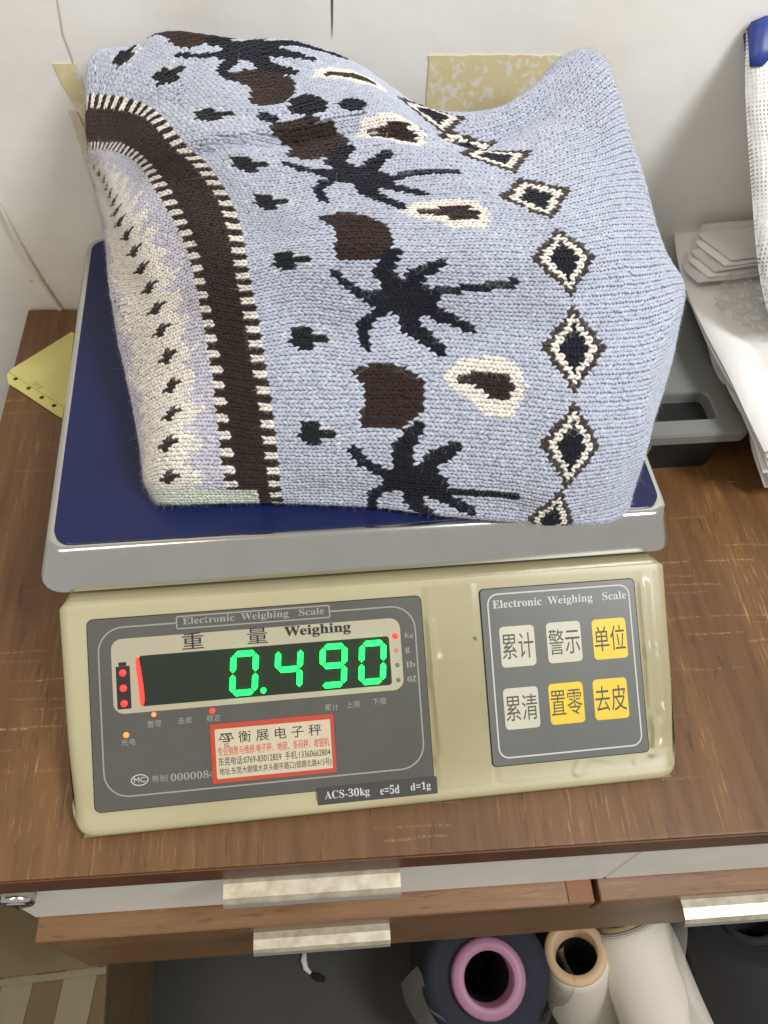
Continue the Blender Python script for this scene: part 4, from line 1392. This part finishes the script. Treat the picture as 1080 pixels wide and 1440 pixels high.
# cross-section runs from the wall top forward and down; the bag is a soft cushion
M_MESH = mesh_bag_material()
prof = [(0.2560, 0.2180), (0.2440, 0.2090), (0.2270, 0.1950), (0.2060, 0.1780), (0.1850, 0.1600), (0.1660, 0.1420), (0.1480, 0.1240), (0.1330, 0.1080), (0.1250, 0.0985)]
NX = 18
V_, F_, wv = [], [], []
n_p = len(prof)
PR = hermite(list(range(n_p)), np.array(prof), np.linspace(0, n_p - 1, 40))
XL = hermite([0, 10, 20, 30, 39], np.array([0.2530, 0.2520, 0.2555, 0.2630, 0.2760]), np.arange(40))
acc = 0.0
for i in range(40):
    if i:
        acc += float(np.hypot(*(PR[i] - PR[i - 1])))
    for side_ in (0, 1):
        for j in range(NX):
            a = j / (NX - 1)
            x = XL[i] + 0.18 * a
            bulge = 0.009 * math.sin(math.pi * min(1, a * 3.2 + 0.02)) ** 0.5 * math.sin(math.pi * (i + 1.0) / 41) ** 0.5 if a < 0.30 else 0.006
            bulge += 0.0009 * math.sin(i * 0.7 + j * 1.9) * (1 if 0 < j else 0)
            sgn = 1 if side_ == 0 else -0.35
            V_.append((x - 0.33, PR[i][0] - 0.2 - sgn * bulge * 0.62, PR[i][1] - 0.10 + sgn * bulge * 0.78))
            wv.append((x + 0.002 * math.sin(i * 0.2), acc, 0))
for i in range(39):
    for side_ in (0, 1):
        for j in range(NX - 1):
            k = (i * 2 + side_) * NX + j
            F_.append((k, k + 1, k + 2 * NX + 1, k + 2 * NX))
    a, b = (i * 2) * NX, (i * 2 + 1) * NX
    F_.append((a, a + 2 * NX, b + 2 * NX, b))
bm_ = pydata("mesh_panel", V_, F_, M_MESH, bag, True)
at = bm_.data.attributes.new("weave", 'FLOAT_VECTOR', 'POINT')
at.data.foreach_set("vector", np.array(wv, np.float32).ravel())
M_BIND = mat("blue_binding", lin(42, 62, 140), 0.4, mottle=0.2, mscale=80)
rg = []
for x in np.linspace(0.2532, 0.42, 22):
    d = 0.0008 * math.sin(x * 300)
    e = 0.004 if x < 0.2540 else 0.0
    rg.append([(x - 0.33, y - 0.2, z - 0.10) for y, z in ((0.2580, 0.2185 - e), (0.2550, 0.2275 - e + d), (0.2500, 0.2265 - e + d), (0.2420, 0.2150 - e), (0.2345, 0.2075 + d), (0.2400, 0.2040), (0.2530, 0.2120))])
bd = loft("top_binding", rg, M_BIND, bag, smooth=True)
text("printed_mark", "V", 0, 5, 0, 3, 0, M_PRINT, bd, put=lambda s, t, h: Vector((0.2640 + s * 0.0011 - 0.33, 0.2432 + t * 0.0011 - 0.2 - 0.0012, 0.2175 + t * 0.0012 - 0.10 + 0.0012)))


# ------------------------------------------------------------------ below the desk
M_CARTON = mat("carton_brown", lin(94, 76, 46), 0.7, mottle=0.2, mscale=22)
M_CTAPE = mat("carton_tape", lin(114, 104, 76), 0.35, mottle=0.12, mscale=40)
ct = empty("carton", (-0.34, -0.16, -0.70))
tag(ct, "brown cardboard carton with pale packing tape strips, on the floor at lower left", "carton")
box("shell", -0.20, 0.100, -0.14, 0.160, 0.0, 0.25, M_CARTON, ct, 0.003)
for x0, x1, tl_ in ((0.064, 0.094, 0), (0.008, 0.036, 0), (-0.052, -0.022, 0)):
    o = box("packing_tape", x0, x1, -0.1395, 0.046, 0.2504, 0.2510, M_CTAPE, ct)
    for v in o.data.vertices:
        v.co.x += (v.co.y - 0.046) * 0.16
box("packing_tape", -0.198, 0.099, 0.026, 0.032, 0.2514, 0.2519, M_CTAPE, ct)
M_CTD = mat("carton_flap", lin(100, 84, 52), 0.6, mottle=0.15, mscale=30)
fl_ = from_bm("flap", box_bm(-0.198, 0.100, 0.0330, 0.1595, 0.2506, 0.2530, 0.0008), M_CTD, ct)


def lathe(name, prof_, m, parent, n_=36, smooth=True):
    rg_ = [[(r * math.cos(2 * math.pi * k / n_), r * math.sin(2 * math.pi * k / n_), z) for k in range(n_)] for r, z in prof_]
    return loft(name, rg_, m, parent, False, False, smooth)


def yarn_wind(name, col, rough=0.85):
    m = bpy.data.materials.new(name)
    m.use_nodes = True
    nt = m.node_tree
    b = nt.nodes["Principled BSDF"]
    b.inputs["Roughness"].default_value = rough
    b.inputs["Base Color"].default_value = col
    tc = N(nt, "ShaderNodeTexCoord")
    wv_ = N(nt, "ShaderNodeTexWave", bands_direction='Z')
    wv_.inputs["Scale"].default_value = 180
    wv_.inputs["Distortion"].default_value = 1.5
    nt.links.new(tc.outputs["Object"], wv_.inputs["Vector"])
    bp = N(nt, "ShaderNodeBump")
    bp.inputs["Strength"].default_value = 0.4
    bp.inputs["Distance"].default_value = 0.001
    nt.links.new(wv_.outputs[1], bp.inputs["Height"])
    nt.links.new(bp.outputs[0], b.inputs["Normal"])
    return m


def cone(loc, rot, H, rbase, rtop, core_out, core_in, yarn_m, core_m, label, proud=0.01):
    r_ = empty("yarn_cone", loc)
    r_.rotation_euler = rot
    tag(r_, label, "yarn cone", "yarn cones under the desk")
    lathe("wound_yarn", [(core_out * 0.98, 0.002), (rbase * 0.95, 0.0), (rbase, 0.008), (rbase * 0.97 + rtop * 0.03, H * 0.35), (rtop * 1.02, H * 0.9), (rtop * 0.97, H * 0.97), (rtop * 0.86, H), (core_out * 0.98, H - 0.004)], yarn_m, r_)
    z1 = H + proud
    lathe("core_tube", [(core_in, 0.003), (core_in, z1 - 0.001), (core_in + 0.001, z1), (core_out - 0.002, z1), (core_out, z1 - 0.003), (core_out, H - 0.01)], core_m, r_)
    dk = lathe("tube_inside", [(core_in * 0.98, 0.004), (core_in * 0.98, z1 - 0.03)], M_DARK, r_)
    return r_


M_NAVYY = yarn_wind("navy_yarn", lin(34, 38, 50))
M_WHY = yarn_wind("white_yarn", lin(226, 218, 204), 0.5)
M_BLKY = yarn_wind("black_yarn", lin(42, 40, 42))
M_PINK = mat("pink_cone", lin(164, 114, 140), 0.45)
M_TAN = mat("tan_core", lin(206, 176, 140), 0.5)
cone((0.140, -0.132, -0.70), (math.radians(12), math.radians(-3), 0), 0.20, 0.068, 0.066, 0.038, 0.0255, M_NAVYY, M_PINK, "navy yarn cone with a pink core, leftmost of the cones below the desk", 0.008)
cone((0.276, -0.196, -0.68), (math.radians(-12), math.radians(-16), 0), 0.175, 0.045, 0.035, 0.033, 0.023, M_WHY, M_TAN, "small white yarn cone with a tan rim and dark hole, beside the pink core", 0.004)
cone((0.345, -0.315, -0.58), (math.radians(-70), math.radians(-8), math.radians(14)), 0.200, 0.050, 0.042, 0.030, 0.022, M_WHY, M_TAN, "large white yarn cone lying back between small white cone and black cone", 0.002)
cone((0.425, -0.285, -0.62), (math.radians(-42), math.radians(-6), 0), 0.195, 0.072, 0.068, 0.030, 0.022, M_BLKY, M_BLKY, "black yarn cone in clear plastic, rightmost of the cones below the desk", 0.0)


def crumple(name, c0, rx, ry, z0, z1, label, seed, open_=0.55, a0=0.0):
    """loose clear bag standing round a cone: a crumpled open tube"""
    rnd = random.Random(seed)
    na, nz = 80, 22
    ph = [(rnd.randint(3, 13), rnd.uniform(0, 6.28), rnd.uniform(0.3, 1)) for _ in range(9)]
    V2, F2 = [], []
    for j in range(nz):
        t = j / (nz - 1)
        for i in range(na + 1):
            a = a0 + 2 * math.pi * open_ * i / na
            k = 1 + 0.05 * sum(w * math.sin(f * a + p + t * 2.5 * w) for f, p, w in ph) * (0.25 + t) * 0.6
            zz = z0 + (z1 - z0) * t + 0.012 * t * sum(w * math.sin(f * a + 2 * p) for f, p, w in ph[:4])
            V2.append((c0[0] + rx * k * math.cos(a), c0[1] + ry * k * math.sin(a), zz))
    for j in range(nz - 1):
        for i in range(na):
            k = j * (na + 1) + i
            F2.append((k, k + 1, k + na + 2, k + na + 1))
    o = pydata(name, V2, F2, M_BAGF, None, True)
    tag(o, label, "plastic bag")
    return o


M_BAGF = bpy.data.materials.new("clear_bag")
M_BAGF.use_nodes = True
_nt = M_BAGF.node_tree
_nt.nodes.remove(_nt.nodes["Principled BSDF"])
_tr = N(_nt, "ShaderNodeBsdfTransparent")
_tr.inputs[0].default_value = (0.94, 0.94, 0.93, 1)
_gl = N(_nt, "ShaderNodeBsdfGlossy")
_gl.inputs["Roughness"].default_value = 0.16
_df = N(_nt, "ShaderNodeBsdfDiffuse")
_df.inputs[0].default_value = (0.8, 0.78, 0.76, 1)
_lw = N(_nt, "ShaderNodeLayerWeight")
_lw.inputs[0].default_value = 0.35
_m0 = N(_nt, "ShaderNodeMixShader")
_m0.inputs[0].default_value = 0.35
_nt.links.new(_gl.outputs[0], _m0.inputs[1])
_nt.links.new(_df.outputs[0], _m0.inputs[2])
_m1 = N(_nt, "ShaderNodeMixShader")
_nt.links.new(math_node(_nt, 'ADD', math_node(_nt, 'MULTIPLY', _lw.outputs[1], 0.6), 0.10), _m1.inputs[0])
_nt.links.new(_tr.outputs[0], _m1.inputs[1])
_nt.links.new(_m0.outputs[0], _m1.inputs[2])
_nt.links.new(_m1.outputs[0], _nt.nodes["Material Output"].inputs[0])
crumple("clear_plastic_bag", (0.140, -0.154), 0.082, 0.078, -0.70, -0.515, "crumpled clear plastic bag round the navy cone with the pink core", 3, 0.5, math.pi)
crumple("clear_plastic_bag", (0.430, -0.205), 0.105, 0.118, -0.70, -0.475, "crumpled clear plastic bag round the black yarn cone", 8, 1.0, 0)

# crinkled clear wrapper lying over the sheets
rnd = random.Random(5)
dirs = [(rnd.uniform(0, 3.14), rnd.uniform(120, 420), rnd.uniform(0, 6), rnd.uniform(0.4, 1)) for _ in range(9)]
nx_, ny_ = 60, 60
V2, F2 = [], []
for j in range(ny_):
    for i in range(nx_):
        a_, b_ = i / (nx_ - 1), j / (ny_ - 1)
        x = 0.2660 + 0.12 * a_ + 0.012 * math.sin(b_ * 7) * (1 - a_)
        y = 0.095 + 0.098 * b_ + 0.006 * math.sin(a_ * 9)
        h_ = sum(w_ * abs(math.sin((x * math.cos(t_) + y * math.sin(t_)) * f_ + p_)) for t_, f_, p_, w_ in dirs)
        V2.append((x, y, 0.0790 + 0.012 * a_ + 0.0013 * h_))
for j in range(ny_ - 1):
    for i in range(nx_ - 1):
        k = j * nx_ + i
        F2.append((k, k + 1, k + nx_ + 1, k + nx_))
wr = pydata("clear_wrapper", V2, F2, M_BAGF, None, False)
tag(wr, "crinkled clear plastic wrapper lying on the white sheets at right", "wrapper")

# bits of litter on the floor
M_LIT = mat("litter_white", lin(206, 204, 198), 0.6)
lt = empty("thread_scrap", (-0.055, -0.128, -0.70))
tag(lt, "small white thread scrap with a dark end, on the floor under the desk's middle", "scrap")
tube("white_end", [(-0.002, 0.022, 0.003), (-0.004, 0.012, 0.005), (-0.002, 0.003, 0.004), (0.004, -0.003, 0.003)], [0.003, 0.004, 0.0035, 0.002], M_LIT, lt)
tube("dark_end", [(0.004, -0.003, 0.003), (0.012, -0.008, 0.004), (0.020, -0.012, 0.003)], [0.002, 0.005, 0.003], M_DARK, lt)
for (x, y, r), lab in (((-0.262, -0.080, 0.006), "tiny white crumb on the floor, left of two beside the carton"), ((-0.244, -0.078, 0.007), "tiny white crumb on the floor, right of two beside the carton")):
    bm = bmesh.new()
    bmesh.ops.create_icosphere(bm, subdivisions=2, radius=r)
    for v in bm.verts:
        v.co *= random.uniform(0.75, 1.15)
        v.co.z = max(v.co.z * 0.5, -r * 0.3) + r * 0.3
    o = from_bm("crumb", bm, M_LIT, None, True)
    o.location = (x, y, -0.70)
    tag(o, lab, "crumb")
